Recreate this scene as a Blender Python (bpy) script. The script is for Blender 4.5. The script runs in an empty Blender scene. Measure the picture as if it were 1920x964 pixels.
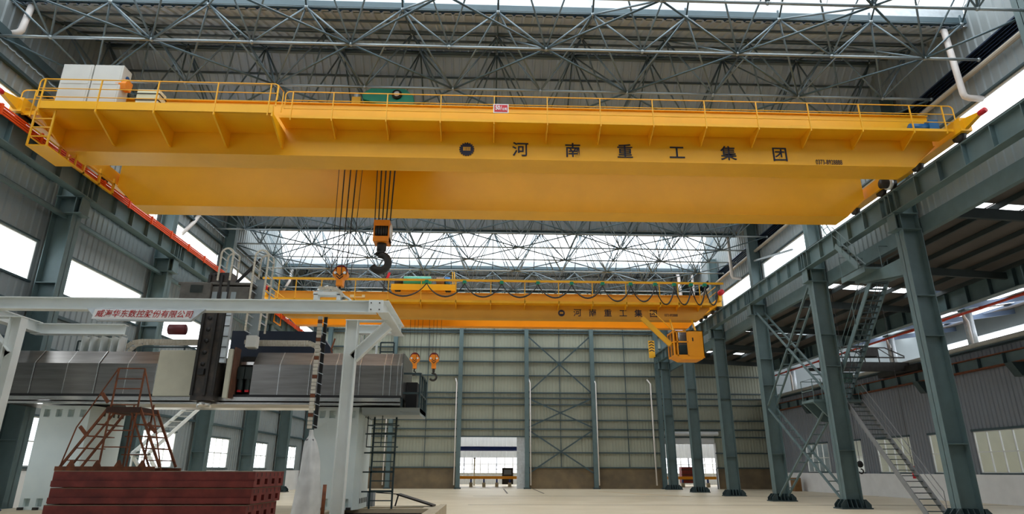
import bpy, math, random
from mathutils import Vector, Matrix
random.seed(7)
S = bpy.context.scene
COL = S.collection
PI = math.pi

# ------------------------------------------------------------------ camera, light, exposure
F_PX, PITCH, YAW, ROLL, CAMZ = 1180.93, 0.3261, 0.0347, 0.0026, 1.68
def cam_matrix():
    cy, sy = math.cos(YAW), math.sin(YAW); cp, sp = math.cos(PITCH), math.sin(PITCH); cr, sr = math.cos(ROLL), math.sin(ROLL)
    Rz = Matrix(((cy, -sy, 0), (sy, cy, 0), (0, 0, 1)))
    Bs = Matrix(((1, 0, 0), (0, sp, -cp), (0, cp, sp)))
    Rr = Matrix(((cr, -sr, 0), (sr, cr, 0), (0, 0, 1)))
    R = Rr @ Bs @ Rz
    m = Matrix((R[0], -R[1], -R[2])).transposed().to_4x4()
    m.translation = Vector((0, 0, CAMZ))
    return m
cd = bpy.data.cameras.new('camera'); cam = bpy.data.objects.new('camera', cd); COL.objects.link(cam)
cam.matrix_world = cam_matrix(); cd.sensor_width = 36; cd.lens = F_PX / 1920 * 36; cd.clip_end = 400
S.camera = cam
EXPOSURE = 0.0
SKY = 3.9
w = bpy.data.worlds.new('overcast'); S.world = w; w.use_nodes = True
nt = w.node_tree; bg = nt.nodes['Background']
tc = nt.nodes.new('ShaderNodeTexCoord'); sep = nt.nodes.new('ShaderNodeSeparateXYZ'); rp = nt.nodes.new('ShaderNodeValToRGB')
nt.links.new(tc.outputs['Generated'], sep.inputs[0]); nt.links.new(sep.outputs['Z'], rp.inputs[0])
rp.color_ramp.elements[0].position = 0.0; rp.color_ramp.elements[0].color = (.86, .9, .96, 1)
rp.color_ramp.elements[1].position = .6; rp.color_ramp.elements[1].color = (.96, .98, 1, 1)
nt.links.new(rp.outputs[0], bg.inputs[0]); bg.inputs[1].default_value = SKY
vs = S.view_settings; vs.view_transform = 'Standard'; vs.look = 'None'; vs.gamma = 1; vs.exposure = EXPOSURE; vs.use_curve_mapping = False
S.display_settings.display_device = 'sRGB'
S.cycles.use_denoising = True
S.cycles.max_bounces = 8; S.cycles.diffuse_bounces = 5; S.cycles.glossy_bounces = 3; S.cycles.transparent_max_bounces = 12
S.cycles.sample_clamp_indirect = 8
GUT = [-12.1, 3.4, 18.9, 34.4, 49.9]           # gutters of the folded roof, 15.5 m apart
PER, T1, T2, T3 = 15.5, 5.08, 7.15, 13.15         # period; ridge, lower edge of the sheeting, glazed ridge
def portal(name, loc, rot, sx, sy):            # marks a glazed opening so that daylight from the sky is sampled through it
    l = bpy.data.lights.new(name, 'AREA'); l.shape = 'RECTANGLE'; l.size = sx; l.size_y = sy; l.cycles.is_portal = True
    o = bpy.data.objects.new(name, l); COL.objects.link(o); o.location = loc; o.rotation_euler = rot
for g in GUT[1:]:
    y1 = min(g + PER, 63); portal('skylight_portal', (.2, (g + T2 + y1) / 2, 20.4), (0, 0, 0), 35, y1 - g - T2 + .6)
portal('window_portal', (-17.6, 26, 7), (0, -PI / 2, 0), 15, 74)
portal('window_portal', (18.2, 26, 13.7), (0, PI / 2, 0), 2, 74)
portal('window_portal', (29, 26, 5), (0, PI / 2, 0), 11, 60)

# ------------------------------------------------------------------ materials
def lin(c):
    return tuple(((x / 255) / 12.92 if x / 255 <= .04045 else ((x / 255 + .055) / 1.055) ** 2.4) for x in c)
MATS = {}
def mat(name, rgb, rough=.6, metal=0., var=.08, scale=3., bump=0., rgb2=None, spec=.5, stretch=None):
    if name in MATS: return MATS[name]
    m = bpy.data.materials.new(name); m.use_nodes = True; n = m.node_tree.nodes; L = m.node_tree.links
    b = n['Principled BSDF']; b.inputs['Roughness'].default_value = rough; b.inputs['Metallic'].default_value = metal
    b.inputs['Specular IOR Level'].default_value = spec
    c = lin(rgb)
    t = n.new('ShaderNodeTexCoord'); no = n.new('ShaderNodeTexNoise'); no.inputs['Scale'].default_value = scale; no.inputs['Detail'].default_value = 6
    src = t.outputs['Object']
    if stretch:
        mp = n.new('ShaderNodeMapping'); mp.inputs['Scale'].default_value = stretch; L.new(src, mp.inputs[0]); src = mp.outputs[0]
    L.new(src, no.inputs['Vector'])
    r = n.new('ShaderNodeValToRGB'); r.color_ramp.elements[0].position = .3; r.color_ramp.elements[1].position = .7
    c2 = lin(rgb2) if rgb2 else tuple(min(1, x * (1 + var)) for x in c); c1 = c if rgb2 else tuple(x * (1 - var) for x in c)
    r.color_ramp.elements[0].color = (*c1, 1); r.color_ramp.elements[1].color = (*c2, 1)
    L.new(no.outputs['Fac'], r.inputs[0]); L.new(r.outputs[0], b.inputs['Base Color'])
    if bump:
        bp = n.new('ShaderNodeBump'); bp.inputs['Strength'].default_value = bump; L.new(no.outputs['Fac'], bp.inputs['Height']); L.new(bp.outputs[0], b.inputs['Normal'])
    MATS[name] = m; return m
def glass(name, tint=(1, 1, 1), dirt=.1):
    m = bpy.data.materials.new(name); m.use_nodes = True; n = m.node_tree.nodes; L = m.node_tree.links; n.clear()
    o = n.new('ShaderNodeOutputMaterial'); mx = n.new('ShaderNodeMixShader'); tr = n.new('ShaderNodeBsdfTransparent'); gl = n.new('ShaderNodeBsdfGlossy')
    tr.inputs[0].default_value = (*tint, 1); gl.inputs['Roughness'].default_value = .08; mx.inputs[0].default_value = dirt
    L.new(tr.outputs[0], mx.inputs[1]); L.new(gl.outputs[0], mx.inputs[2]); L.new(mx.outputs[0], o.inputs[0]); return m
STEEL = mat('steel_paint', (90, 111, 114), .55, 0, .10, 2.0)
STEELD = mat('steel_paint_frame', (72, 92, 100), .45, .2, .08, 2.0)
TUBE = mat('galvanised_tube', (150, 160, 164), .4, .45, .08, 4)
TUBE2 = mat('frame_tube', (112, 128, 136), .4, .3, .08, 4)
SHEETL = mat('wall_sheet_grey', (138, 148, 151), .55, 0, .05, .6)
SHEETB = mat('wall_sheet_cream', (158, 162, 146), .6, 0, .05, .5)
SHEETR = mat('wall_sheet_dark', (130, 136, 144), .6, 0, .06, .6)
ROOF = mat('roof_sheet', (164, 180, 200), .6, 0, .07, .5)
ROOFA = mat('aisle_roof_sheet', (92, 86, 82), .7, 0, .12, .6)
WHITE = mat('white_plaster', (236, 237, 238), .8, 0, .05, 1.2)
GIRT = mat('girt_paint', (60, 80, 86), .55, 0, .08, 2)
YEL = mat('crane_yellow', (243, 178, 18), .42, 0, .05, .8)
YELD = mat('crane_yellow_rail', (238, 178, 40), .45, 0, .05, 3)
YEL2 = mat('crane_yellow_shaded', (212, 154, 40), .5, 0, .06, .8)  # shade on the far crane's front girder mixed into the yellow
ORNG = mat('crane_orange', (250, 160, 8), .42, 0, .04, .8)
HOOKO = mat('hook_orange', (240, 140, 14), .45, 0, .08, 3)
NAVY = mat('navy_lettering', (20, 26, 52), .6, 0, .05, 3)
RED = mat('signal_red', (200, 24, 38), .5, 0, .05, 3)
BUS = mat('busbar_orange', (232, 84, 28), .5, 0, .06, 2)
REDP = mat('red_pipe_paint', (206, 62, 34), .45, 0, .06, 2)
BLACK = mat('black_rubber', (22, 22, 24), .6, 0, .1, 6)
DARK = mat('dark_iron', (52, 50, 48), .5, .4, .2, 5)
ROPE = mat('wire_rope', (58, 54, 54), .5, .5, .15, 30)
WPIPE = mat('white_plastic_pipe', (232, 226, 222), .45, 0, .05, 3)
BLUEM = mat('motor_blue', (34, 104, 160), .4, 0, .08, 4)
GREEN = mat('gearbox_green', (22, 138, 108), .45, 0, .1, 4)
CAB = mat('cabinet_grey', (206, 206, 200), .5, 0, .03, 2)
VENT = mat('resistor_box_cream', (216, 214, 184), .5, 0, .03, 2)
CREAM = mat('cream_panel', (196, 194, 176), .5, .1, .06, 2.5)
INOX = mat('stainless_sheet', (146, 143, 141), .30, .9, .16, 1.6, .03, None, .5, (.5, .5, 6))
INOXB = mat('polished_guideway', (222, 220, 216), .22, .9, .12, 3, .03, None, .5, (.5, 3, 6))
MGREY = mat('machine_grey_paint', (208, 220, 220), .5, 0, .04, 1.4, 0, (218, 228, 226))
FRAMEP = mat('portal_grey_paint', (226, 231, 230), .5, 0, .05, 1.5)
RUSTY = mat('rusty_steel', (92, 52, 34), .75, .1, .2, 7, .15, (138, 78, 44))
REDPRIM = mat('red_oxide_primer', (88, 26, 24), .7, 0, .25, 3.5, .1, (126, 48, 42))
TOPDIRT = mat('dusty_plate_top', (120, 108, 92), .85, 0, .15, 3)
DARKGREEN = mat('dark_steel_green', (48, 66, 70), .55, .1, .1, 3)
OLIVE = mat('dirty_drag_chain', (186, 176, 154), .7, 0, .2, 9, 0, (206, 200, 186))
CONC = mat('floor_concrete', (212, 197, 168), .42, 0, .08, .35, .01, (230, 217, 192))
CONCP = mat('foundation_concrete', (186, 172, 146), .7, 0, .1, 1.2, .05)
DADO = mat('stained_dado', (98, 88, 72), .85, 0, .2, .9, .1, (128, 112, 86))
BLUEP = mat('blue_pipe_paint', (24, 52, 130), .4, 0, .06, 2)
PALE = mat('pale_sheet', (214, 218, 220), .6, 0, .04, 1)
GALV = mat('galvanised_gutter', (196, 204, 210), .4, .35, .12, 5)
LIGHTF = mat('window_frame_white', (222, 224, 222), .5, 0, .03, 2)
GLAS = glass('window_glass', (.96, .98, .98), .06)
ROOFGL = glass('skylight_glass', (.93, .95, .95), .04)
CABGL = glass('cab_glass', (.75, .8, .8), .25)
def film():
    m = bpy.data.materials.new('plastic_film'); m.use_nodes = True; n = m.node_tree.nodes; L = m.node_tree.links
    b = n['Principled BSDF']; b.inputs['Base Color'].default_value = (.82, .83, .82, 1); b.inputs['Roughness'].default_value = .35
    o = n['Material Output']; mx = n.new('ShaderNodeMixShader'); tr = n.new('ShaderNodeBsdfTransparent')
    no = n.new('ShaderNodeTexNoise'); no.inputs['Scale'].default_value = 3; mp = n.new('ShaderNodeMapRange')
    mp.inputs['To Min'].default_value = .55; mp.inputs['To Max'].default_value = .95
    t = n.new('ShaderNodeTexCoord'); L.new(t.outputs['Object'], no.inputs['Vector']); L.new(no.outputs['Fac'], mp.inputs['Value']); L.new(mp.outputs[0], mx.inputs[0])
    L.new(tr.outputs[0], mx.inputs[1]); L.new(b.outputs[0], mx.inputs[2]); L.new(mx.outputs[0], o.inputs[0]); return m
FILM = film()

# ------------------------------------------------------------------ mesh helpers
class MB:
    def __init__(s): s.v = []; s.f = []; s.mi = []; s.cur = 0
    def add(s, vs, fs):
        k = len(s.v); s.v += [tuple(p) for p in vs]
        for f in fs: s.f.append(tuple(i + k for i in f)); s.mi.append(s.cur)
        return s
    def box(s, x0, x1, y0, y1, z0, z1):
        v = [(x0, y0, z0), (x1, y0, z0), (x1, y1, z0), (x0, y1, z0), (x0, y0, z1), (x1, y0, z1), (x1, y1, z1), (x0, y1, z1)]
        return s.add(v, [(0, 3, 2, 1), (4, 5, 6, 7), (0, 1, 5, 4), (1, 2, 6, 5), (2, 3, 7, 6), (3, 0, 4, 7)])
    def bar(s, p, q, a, b, up=(0, 0, 1)):          # a: width across, b: height along up
        p = Vector(p); q = Vector(q); d = (q - p).normalized(); u = Vector(up)
        if abs(d.dot(u)) > .98: u = Vector((0, 1, 0))
        sd = d.cross(u).normalized(); u = sd.cross(d).normalized()
        vs = [c + sd * sx * a / 2 + u * su * b / 2 for c in (p, q) for sx, su in ((-1, -1), (1, -1), (1, 1), (-1, 1))]
        return s.add(vs, [(0, 1, 2, 3), (7, 6, 5, 4), (0, 4, 5, 1), (1, 5, 6, 2), (2, 6, 7, 3), (3, 7, 4, 0)])
    def tube(s, p, q, r, n=8, r2=None, caps=True):
        p = Vector(p); q = Vector(q); d = (q - p).normalized(); u = Vector((0, 0, 1)) if abs(d.z) < .95 else Vector((0, 1, 0))
        a = d.cross(u).normalized(); b = d.cross(a); r2 = r if r2 is None else r2; vs = []
        for c, rr in ((p, r), (q, r2)):
            for i in range(n): t = 2 * PI * i / n; vs.append(c + (a * math.cos(t) + b * math.sin(t)) * rr)
        fs = [(i, (i + 1) % n, n + (i + 1) % n, n + i) for i in range(n)]
        if caps: fs += [tuple(range(n))[::-1], tuple(range(n, 2 * n))]
        return s.add(vs, fs)
    def path(s, pts, r, n=6, closed=False):
        pts = [Vector(p) for p in pts]; N = len(pts); rings = []; ref = Vector((0, 0, 1))
        for i, p in enumerate(pts):
            a = pts[i - 1] if (i or closed) else p; b = pts[(i + 1) % N] if (i < N - 1 or closed) else p
            d = (b - a).normalized()
            if abs(d.dot(ref)) > .97: ref = Vector((0, 1, 0)) if abs(d.y) < .9 else Vector((1, 0, 0))
            u = d.cross(ref).normalized(); w_ = d.cross(u); ref = -w_ if (-w_).dot(ref) > 0 else w_
            rings.append([p + (u * math.cos(2 * PI * k / n) + w_ * math.sin(2 * PI * k / n)) * r for k in range(n)])
        vs = [v for rg in rings for v in rg]; fs = []
        for i in range(N if closed else N - 1):
            j = (i + 1) % N
            for k in range(n): fs.append((i * n + k, i * n + (k + 1) % n, j * n + (k + 1) % n, j * n + k))
        if not closed: fs += [tuple(range(n))[::-1], tuple((N - 1) * n + k for k in range(n))]
        return s.add(vs, fs)
    def ball(s, c, r, n=8, m=5, sc=(1, 1, 1)):
        vs = [(c[0], c[1], c[2] + r * sc[2])]
        for j in range(1, m):
            for i in range(n):
                th = PI * j / m; ph = 2 * PI * i / n
                vs.append((c[0] + r * sc[0] * math.sin(th) * math.cos(ph), c[1] + r * sc[1] * math.sin(th) * math.sin(ph), c[2] + r * sc[2] * math.cos(th)))
        vs.append((c[0], c[1], c[2] - r * sc[2])); fs = [(0, 1 + i, 1 + (i + 1) % n) for i in range(n)]
        for j in range(m - 2):
            for i in range(n): a = 1 + j * n + i; b = 1 + j * n + (i + 1) % n; fs.append((a, a + n, b + n, b))
        l = len(vs) - 1; k = 1 + (m - 2) * n; fs += [(l, k + (i + 1) % n, k + i) for i in range(n)]
        return s.add(vs, fs)
    def prism(s, poly, axis, a0, a1):               # poly of 2D points extruded along axis; axis x: (y,z), y: (x,z), z: (x,y)
        def P(p, a): return {'x': (a, p[0], p[1]), 'y': (p[0], a, p[1]), 'z': (p[0], p[1], a)}[axis]
        n = len(poly); vs = [P(p, a0) for p in poly] + [P(p, a1) for p in poly]
        fs = [tuple(range(n))[::-1], tuple(range(n, 2 * n))] + [(i, (i + 1) % n, n + (i + 1) % n, n + i) for i in range(n)]
        return s.add(vs, fs)
    def build(s, name, m, parent=None, smooth=False, bevel=0):
        me = bpy.data.meshes.new(name); off = Vector((0, 0, 0))
        if parent is not None: off = wloc(parent)
        me.from_pydata([(v[0] - off.x, v[1] - off.y, v[2] - off.z) for v in s.v], [], s.f)
        ms = m if isinstance(m, (list, tuple)) else [m]
        for x in ms: me.materials.append(x)
        if len(ms) > 1: me.polygons.foreach_set('material_index', s.mi)
        me.validate(); me.update()
        import bmesh
        bm = bmesh.new(); bm.from_mesh(me); bmesh.ops.recalc_face_normals(bm, faces=bm.faces); bm.to_mesh(me); bm.free()
        if smooth:
            for p in me.polygons: p.use_smooth = True
        o = bpy.data.objects.new(name, me); COL.objects.link(o)
        if parent is not None: o.parent = parent
        if bevel:
            b = o.modifiers.new('bevel', 'BEVEL'); b.width = bevel; b.segments = 2; b.limit_method = 'ANGLE'
        return o
def wloc(o):
    v = Vector(o.location)
    while o.parent is not None: o = o.parent; v = v + Vector(o.location)
    return v
def tag(o, label, cat, group=None, kind=None):
    o['label'] = label; o['category'] = cat
    if group: o['group'] = group
    if kind: o['kind'] = kind
    return o
def thing(name, label, cat, loc, group=None):
    o = bpy.data.objects.new(name, None); o.empty_display_size = .2; COL.objects.link(o); o.location = loc
    return tag(o, label, cat, group)
def struct(o, label=None, cat=None):
    o['kind'] = 'structure'
    if label: o['label'] = label; o['category'] = cat or 'structure'
    return o
def copy_tree(o, loc=None, label=None, group=None, parent=None):
    c = o.copy(); COL.objects.link(c); c.parent = parent
    if loc is not None: c.location = loc
    if label: c['label'] = label
    if group: c['group'] = group
    for ch in list(o.children): copy_tree(ch, parent=c)
    return c
ORD = ['nearest', 'second', 'third', 'fourth', 'fifth', 'sixth', 'seventh', 'eighth', 'ninth', 'tenth', 'eleventh', 'twelfth', 'thirteenth', 'fourteenth', 'fifteenth', 'sixteenth', 'seventeenth', 'eighteenth', 'nineteenth', 'twentieth']
def corr(mb, P0, U, V, N, wid, top, pitch=.36, depth=.045, u0=0., bot=0.):
    """ribbed sheet: u along U (0..wid), v along V from bot to top (number or function of u); ribs along V, out of plane along N"""
    P0 = Vector(P0); U = Vector(U).normalized(); V = Vector(V).normalized(); N = Vector(N).normalized()
    us = [0.]; k = math.floor(u0 / pitch)
    while True:
        b = k * pitch - u0
        for a in (0, .62, .74, .88):
            t = b + a * pitch
            if 1e-4 < t < wid - 1e-4: us.append(t)
        if b > wid: break
        k += 1
    us.append(wid)
    def h(t):
        f = ((t + u0) / pitch) % 1.0
        if f < .615: return 0.
        if f < .735: return depth * (f - .62) / .12
        if f < .875: return depth
        return depth * (1 - (f - .88) / .12)
    vs = []; fs = []
    for t in us:
        b = bot(t) if callable(bot) else bot; T = top(t) if callable(top) else top; p = P0 + U * t + N * max(0, h(t))
        vs += [p + V * b, p + V * T]
    for i in range(len(us) - 1): fs.append((2 * i, 2 * i + 2, 2 * i + 3, 2 * i + 1))
    mb.add(vs, fs)
def holes_rects(u0, u1, v0, v1, holes):
    """split a rectangle into rects around holes (u0,u1,v0,v1)"""
    vsplit = sorted({v0, v1, *[min(max(h[i], v0), v1) for h in holes for i in (2, 3)]}); out = []
    for a, b in zip(vsplit, vsplit[1:]):
        if b - a < 1e-6: continue
        hs = sorted([(max(h[0], u0), min(h[1], u1)) for h in holes if h[2] < (a + b) / 2 < h[3] and h[1] > u0 and h[0] < u1]); c = u0
        for p, q in hs:
            if p > c + 1e-6: out.append((c, p, a, b))
            c = max(c, q)
        if c < u1 - 1e-6: out.append((c, u1, a, b))
    return out
def members(parent, name, segs, r, m, n=6, stuffname=None, square=False):
    """the 100 nearest as parts of their own, the rest as one part"""
    cam0 = Vector((0, 0, CAMZ))
    def vis(sg):
        c = (Vector(sg[0]) + Vector(sg[1])) / 2
        return (c - cam0).length
    near = sorted([s_ for s_ in segs if s_[0][1] > 12], key=vis); far = [s_ for s_ in segs if s_[0][1] <= 12] + near[100:]; near = near[:100]
    for p, q in near: MB().tube(p, q, r, n).build(name, m, parent, smooth=True)
    if far:
        b = MB()
        for p, q in far: b.tube(p, q, r, n)
        o = b.build(stuffname or name, m, parent, smooth=True); o['kind'] = 'stuff'
def text_mesh(name, body, size, m, parent, loc, rot=(PI / 2, 0, 0), shear=0., extrude=.004, bold=0., sx=1., align='CENTER'):
    c = bpy.data.curves.new('t', 'FONT'); c.body = body; c.size = size; c.extrude = extrude; c.align_x = align; c.align_y = 'CENTER'; c.shear = shear; c.offset = bold
    o = bpy.data.objects.new('t', c); COL.objects.link(o); bpy.context.view_layer.update()
    me = bpy.data.meshes.new_from_object(o.evaluated_get(bpy.context.evaluated_depsgraph_get()))
    bpy.data.objects.remove(o)
    if sx != 1.:
        for v in me.vertices: v.co.x *= sx
    me.materials.clear(); me.materials.append(m); me.name = name
    ob = bpy.data.objects.new(name, me); COL.objects.link(ob); ob.rotation_euler = rot
    if parent is not None: ob.parent = parent; ob.location = Vector(loc) - wloc(parent)
    else: ob.location = loc
    return ob

# ------------------------------------------------------------------ key dimensions
YA, YB = -15., 63.1
XL, XR = -17.05, 17.55          # wall planes of the hall above the crane runway
XW = 27.5                       # outer wall of the right aisle
COLY = [23.52 + 7.5 * k for k in range(-4, 6)]
COLL = [23.2 + 7.5 * k for k in range(-4, 6)]
def roofz(y):
    for g in GUT + [65.4]:
        if g <= y < g + PER:
            t = y - g
            if t < T1: return 17.4 + .4248 * t
            if t < T2: return 19.56 - .8727 * (t - T1)
            if t < T3: return 17.75 + .4 * (t - T2)
            return 20.15 - .8727 * (t - T3)
    return 17.4

# ------------------------------------------------------------------ floor and foundation
fl = MB(); fl.box(-30, 48, -20, 90, -.3, 0); struct(fl.build('floor', CONC))
jn = MB()
for x in (1.45, 4.2):
    jn.box(x - .06, x + .06, 50.5, 62.6, 0, .008)
jn.box(-1, 27, 45.6, 45.66, 0, .006); jn.box(-1, 27, 34.2, 34.26, 0, .006)
struct(jn.build('trim_1', mat('floor_rail_steel', (96, 88, 76), .6, .2, .1, 4)))
yl = MB(); yl.bar((13.5, 44.5, .006), (9.2, 55.5, .006), .09, .008); struct(yl.build('trim_2', mat('faded_yellow_line', (206, 168, 92), .7, 0, .1, 3)))

# ------------------------------------------------------------------ left wall
lwin = []                                     # (y0,y1,z0,z1)
for k, y in enumerate(COLL):
    lwin.append((y + .9, y + 7.5 - .35, 8.25, 9.78))
    lwin.append((y + .5, y + 7.1, 12.3, 14.35))
    lwin.append((y + 1.55, y + 5.55, 1.75, 3.55))
b = MB()
for (u0, u1, v0, v1) in holes_rects(YA, YB, 1.6, 15.7, lwin):
    corr(b, (XL, u0, 0), (0, 1, 0), (0, 0, 1), (1, 0, 0), u1 - u0, v1, .36, .04, u0 - YA, v0)
corr(b, (XL - .1, YA, 0), (0, 1, 0), (0, 0, 1), (1, 0, 0), YB - YA, lambda t: roofz(YA + t) + .02, .36, .04, 0, 16.1)
b.cur = 1; b.box(XL - .25, XL + .03, YA, YB, 0, 1.6)
b.cur = 2
for y0, y1, z0, z1 in lwin: b.box(XL - .12, XL + .06, y0 - .05, y1 + .05, z1, z1 + .07); b.box(XL - .12, XL + .1, y0 - .05, y1 + .05, z0 - .07, z0)
struct(b.build('wall_left', [SHEETL, WHITE, GIRT]))
wn = 0
def window(x, y0, y1, z0, z1, nv, nh, sgn, frame=LIGHTF):
    global wn; wn += 1
    b = MB(); f = .05
    b.box(x - .04, x + .04, y0, y1, z0, z0 + f); b.box(x - .04, x + .04, y0, y1, z1 - f, z1)
    for i in range(nv + 1):
        y = y0 + (y1 - y0) * i / nv; b.box(x - .04, x + .04, y - f / 2, y + f / 2, z0, z1)
    for i in range(1, nh):
        z = z0 + (z1 - z0) * (i / nh) ; b.box(x - .035, x + .035, y0, y1, z - f / 2, z + f / 2)
    o = struct(b.build('window_%d' % wn, frame))
    MB().box(x - .006, x + .006, y0 + .03, y1 - .03, z0 + .03, z1 - .03).build('glass', GLAS, o)
for y0, y1, z0, z1 in lwin:
    if y1 < 3: continue
    window(XL - .05, y0, y1, z0, z1, 4 if z0 < 3 else 1, 2 if z0 < 3 else 1, -1)
b = MB()
for z in (4.3, 6.0, 7.3, 11.2, 15.1): b.box(XL + .04, XL + .2, YA, YB, z - .06, z + .06)
b.box(XL - .2, XL + .28, YA, YB, 15.72, 16.08)
struct(b.build('trim_3', GIRT))

# ------------------------------------------------------------------ right wall above the runway
rwin = [(y + .5, y + 7.1, 12.45, 14.4) for y in COLY]
b = MB()
for (u0, u1, v0, v1) in holes_rects(YA, YB, 11.4, 15.55, rwin):
    corr(b, (XR, u0, 0), (0, 1, 0), (0, 0, 1), (-1, 0, 0), u1 - u0, v1, .36, .04, u0 - YA, v0)
corr(b, (XR + .1, YA, 0), (0, 1, 0), (0, 0, 1), (-1, 0, 0), YB - YA, lambda t: roofz(YA + t) + .02, .36, .04, 0, 16.15)
b.cur = 1
for y0, y1, z0, z1 in rwin: b.box(XR - .1, XR + .12, y0, y1, z1, z1 + .07)
struct(b.build('wall_right', [SHEETL, GIRT]))
for y0, y1, z0, z1 in rwin:
    if y1 > 12: window(XR + .05, y0, y1, z0, z1, 1, 1, 1)
# ventilation louvre between the lower and the upper sheeting
b = MB(); b.box(XR + .1, XR + .13, YA, YB, 15.5, 16.2); b.box(XR - .12, XR + .1, YA, YB, 15.5, 15.56); b.box(XR - .12, XR + .1, YA, YB, 16.12, 16.18)
for i in range(4): z = 15.63 + i * .13; b.prism([(XR - .05, z), (XR + .1, z + .07), (XR + .1, z + .085), (XR - .05, z + .015)], 'y', YA, YB)
struct(b.build('trim_4', mat('louvre_blue_grey', (48, 62, 84), .35, .4, .1, 2)))
b = MB(); b.tube((XR - .22, YA, 15.35), (XR - .22, YB, 15.35), .1, 10); struct(b.build('trim_5', mat('beige_pipe', (176, 170, 158), .5, 0, .05, 2)))

# ------------------------------------------------------------------ back wall (end of the hall), unseen front wall added behind the camera to limit light
doors = [(-2.75, 3.45, 0, 4.66), (16.95, 21.9, 0, 4.1)]
b = MB()
for (u0, u1, v0, v1) in holes_rects(XL, XW, 1.85, 18.05, doors):
    zt = v1
    if u0 > XR - 1 and v1 > 12: zt = 12.6
    corr(b, (u0, YB, 0), (1, 0, 0), (0, 0, 1), (0, -1, 0), u1 - u0, (lambda t, u0=u0, zt=zt: (roofz(YB) if u0 + t < XR + .2 else 12.7)) if v1 > 15 else zt, .3, .03, u0, v0)
b.cur = 1
for (u0, u1, v0, v1) in holes_rects(XL, XW, 0, 1.85, doors): b.box(u0, u1, YB - .12, YB + .12, v0, v1)
struct(b.build('wall_back', [SHEETB, DADO]))
b = MB()
for z in (1.9, 3.25, 4.72, 5.42, 6.27, 7.74, 8.36, 8.87, 10.54, 11.92, 13.32, 14.85, 15.1, 16.6):
    for x0, x1 in ((XL, doors[0][0]), (doors[0][1], doors[1][0]), (doors[1][1], XW)) if z < 4.6 else ((XL, XW),):
        if z > 12.4 and x1 == XW: x1 = XR
        b.box(x0, x1, YB - .26, YB - .06, z - .055, z + .055)
for x in (-12.6, -6.1, .4, 6.95, 13.5):
    b.box(x - .03, x + .03, YB - .2, YB - .1, 4.8 if x == .4 else 1.9, 18)
struct(b.build('trim_6', GIRT))
b = MB(); corr(b, (XL, YA, 0), (1, 0, 0), (0, 0, 1), (0, 1, 0), XW - XL, lambda t: 18.6 if XL + t < XR else 12.7, .36, .04, 0, 0)
struct(b.build('wall_front_added', SHEETL))
for i, (x0, x1, z0, z1) in enumerate(doors):
    b = MB(); b.box(x0 - .08, x0, YB - .2, YB + .2, 0, z1 + .1); b.box(x1, x1 + .08, YB - .2, YB + .2, 0, z1 + .1); b.box(x0, x1, YB - .2, YB + .2, z1, z1 + .1)
    if i == 1: b.tube((x0 - .3, YB - .45, z1 + .95), (x1 + .3, YB - .45, z1 + .95), .2, 12); b.box(x0, x1, YB - .12, YB - .06, z1, z1 + .75)
    o = struct(b.build('door_%d' % (i + 1), PALE))
    if i == 0:
        m_ = MB(); m_.box(x1 - .75, x1, YB + .02, YB + .1, 0, z1); m_.build('door_leaf', GALV, o)
# wind columns of the end wall with their cross bracing and rain pipes
ecx = [-15.9, -9.4, -2.87, 3.65, 10.18, 16.7]
for i, x in enumerate(ecx):
    t = thing('end_wall_column', '%s grey-green steel column on the end wall counted from the left' % ['first', 'second', 'third', 'fourth', 'fifth', 'sixth'][i], 'column', (x, YB - .45, 0), 'columns along the end wall')
    b = MB(); b.box(x - .2, x + .2, YB - .66, YB - .63, 0, 17.9); b.box(x - .2, x + .2, YB - .3, YB - .27, 0, 17.9); b.box(x - .012, x + .012, YB - .63, YB - .3, 0, 17.9)
    b.build('shaft', STEEL, t); MB().box(x - .32, x + .32, YB - .75, YB - .2, 0, .12).build('base_plate', DARKGREEN, t)
pz = {1: 9.7, 2: 9.7, 3: 9.9, 4: 9.95, 5: 10.0}
for i, x in enumerate([-9.8, -3.2, 3.98, 10.42, 15.85]):
    b = MB(); y = YB - .75
    top = [(x, y, 9.75), (x - .12 if i < 4 else x - .25, y + .25, 10.2)]
    b.path([(x, y, .32), (x, y, 5), (x, y, 9.75), top[1]], .055 if i < 4 else .07, 8)
    tag(b.build('rain_pipe', WPIPE, None, True), '%s thin white rain pipe standing against the end wall, counted from the left' % ['first', 'second', 'third', 'fourth', 'fifth'][i], 'pipe', 'white rain pipes on the end wall')
t = thing('cross_bracing', 'dark steel X bracing on the end wall right of the big door', 'bracing', (6.9, YB - .4, 0))
for (z0, z1) in ((1.4, 5.3), (5.6, 8.3), (8.9, 14.4)):
    MB().bar((3.85, YB - .4, z0), (9.98, YB - .4, z1), .03, .13).build('brace', GIRT, t); MB().bar((3.85, YB - .44, z1), (9.98, YB - .44, z0), .03, .13).build('brace', GIRT, t)

# ------------------------------------------------------------------ roof
b = MB(); e = 0.
for g in GUT:
    for (t0, t1) in ((0, T1), (T1, T2)):
        ya, yb = g + t0, min(g + t1, YB)
        if yb <= ya: continue
        za, zb = roofz(ya + 1e-6), roofz(yb - 1e-6)
        L = math.hypot(yb - ya, zb - za)
        corr(b, (XL - .3, ya, za), (1, 0, 0), (0, yb - ya, zb - za), (0, 0, -1), XR - XL + .6, L, .37, .07, 0)
struct(b.build('ceiling', ROOF))
b = MB()
for g in GUT:
    for t in [.8, 2.0, 3.2, 4.3, 5.9]:
        y = g + t
        if y < YB - .3: z = roofz(y); b.box(XL, XR, y - .025, y + .025, z - .2, z - .1)
    if g + T1 < YB: b.box(XL, XR, g + T1 - .08, g + T1 + .07, 19.26, 19.46)
struct(b.build('trim_7', mat('purlin_grey', (96, 108, 114), .55, 0, .08, 2)))
b = MB()
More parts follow.
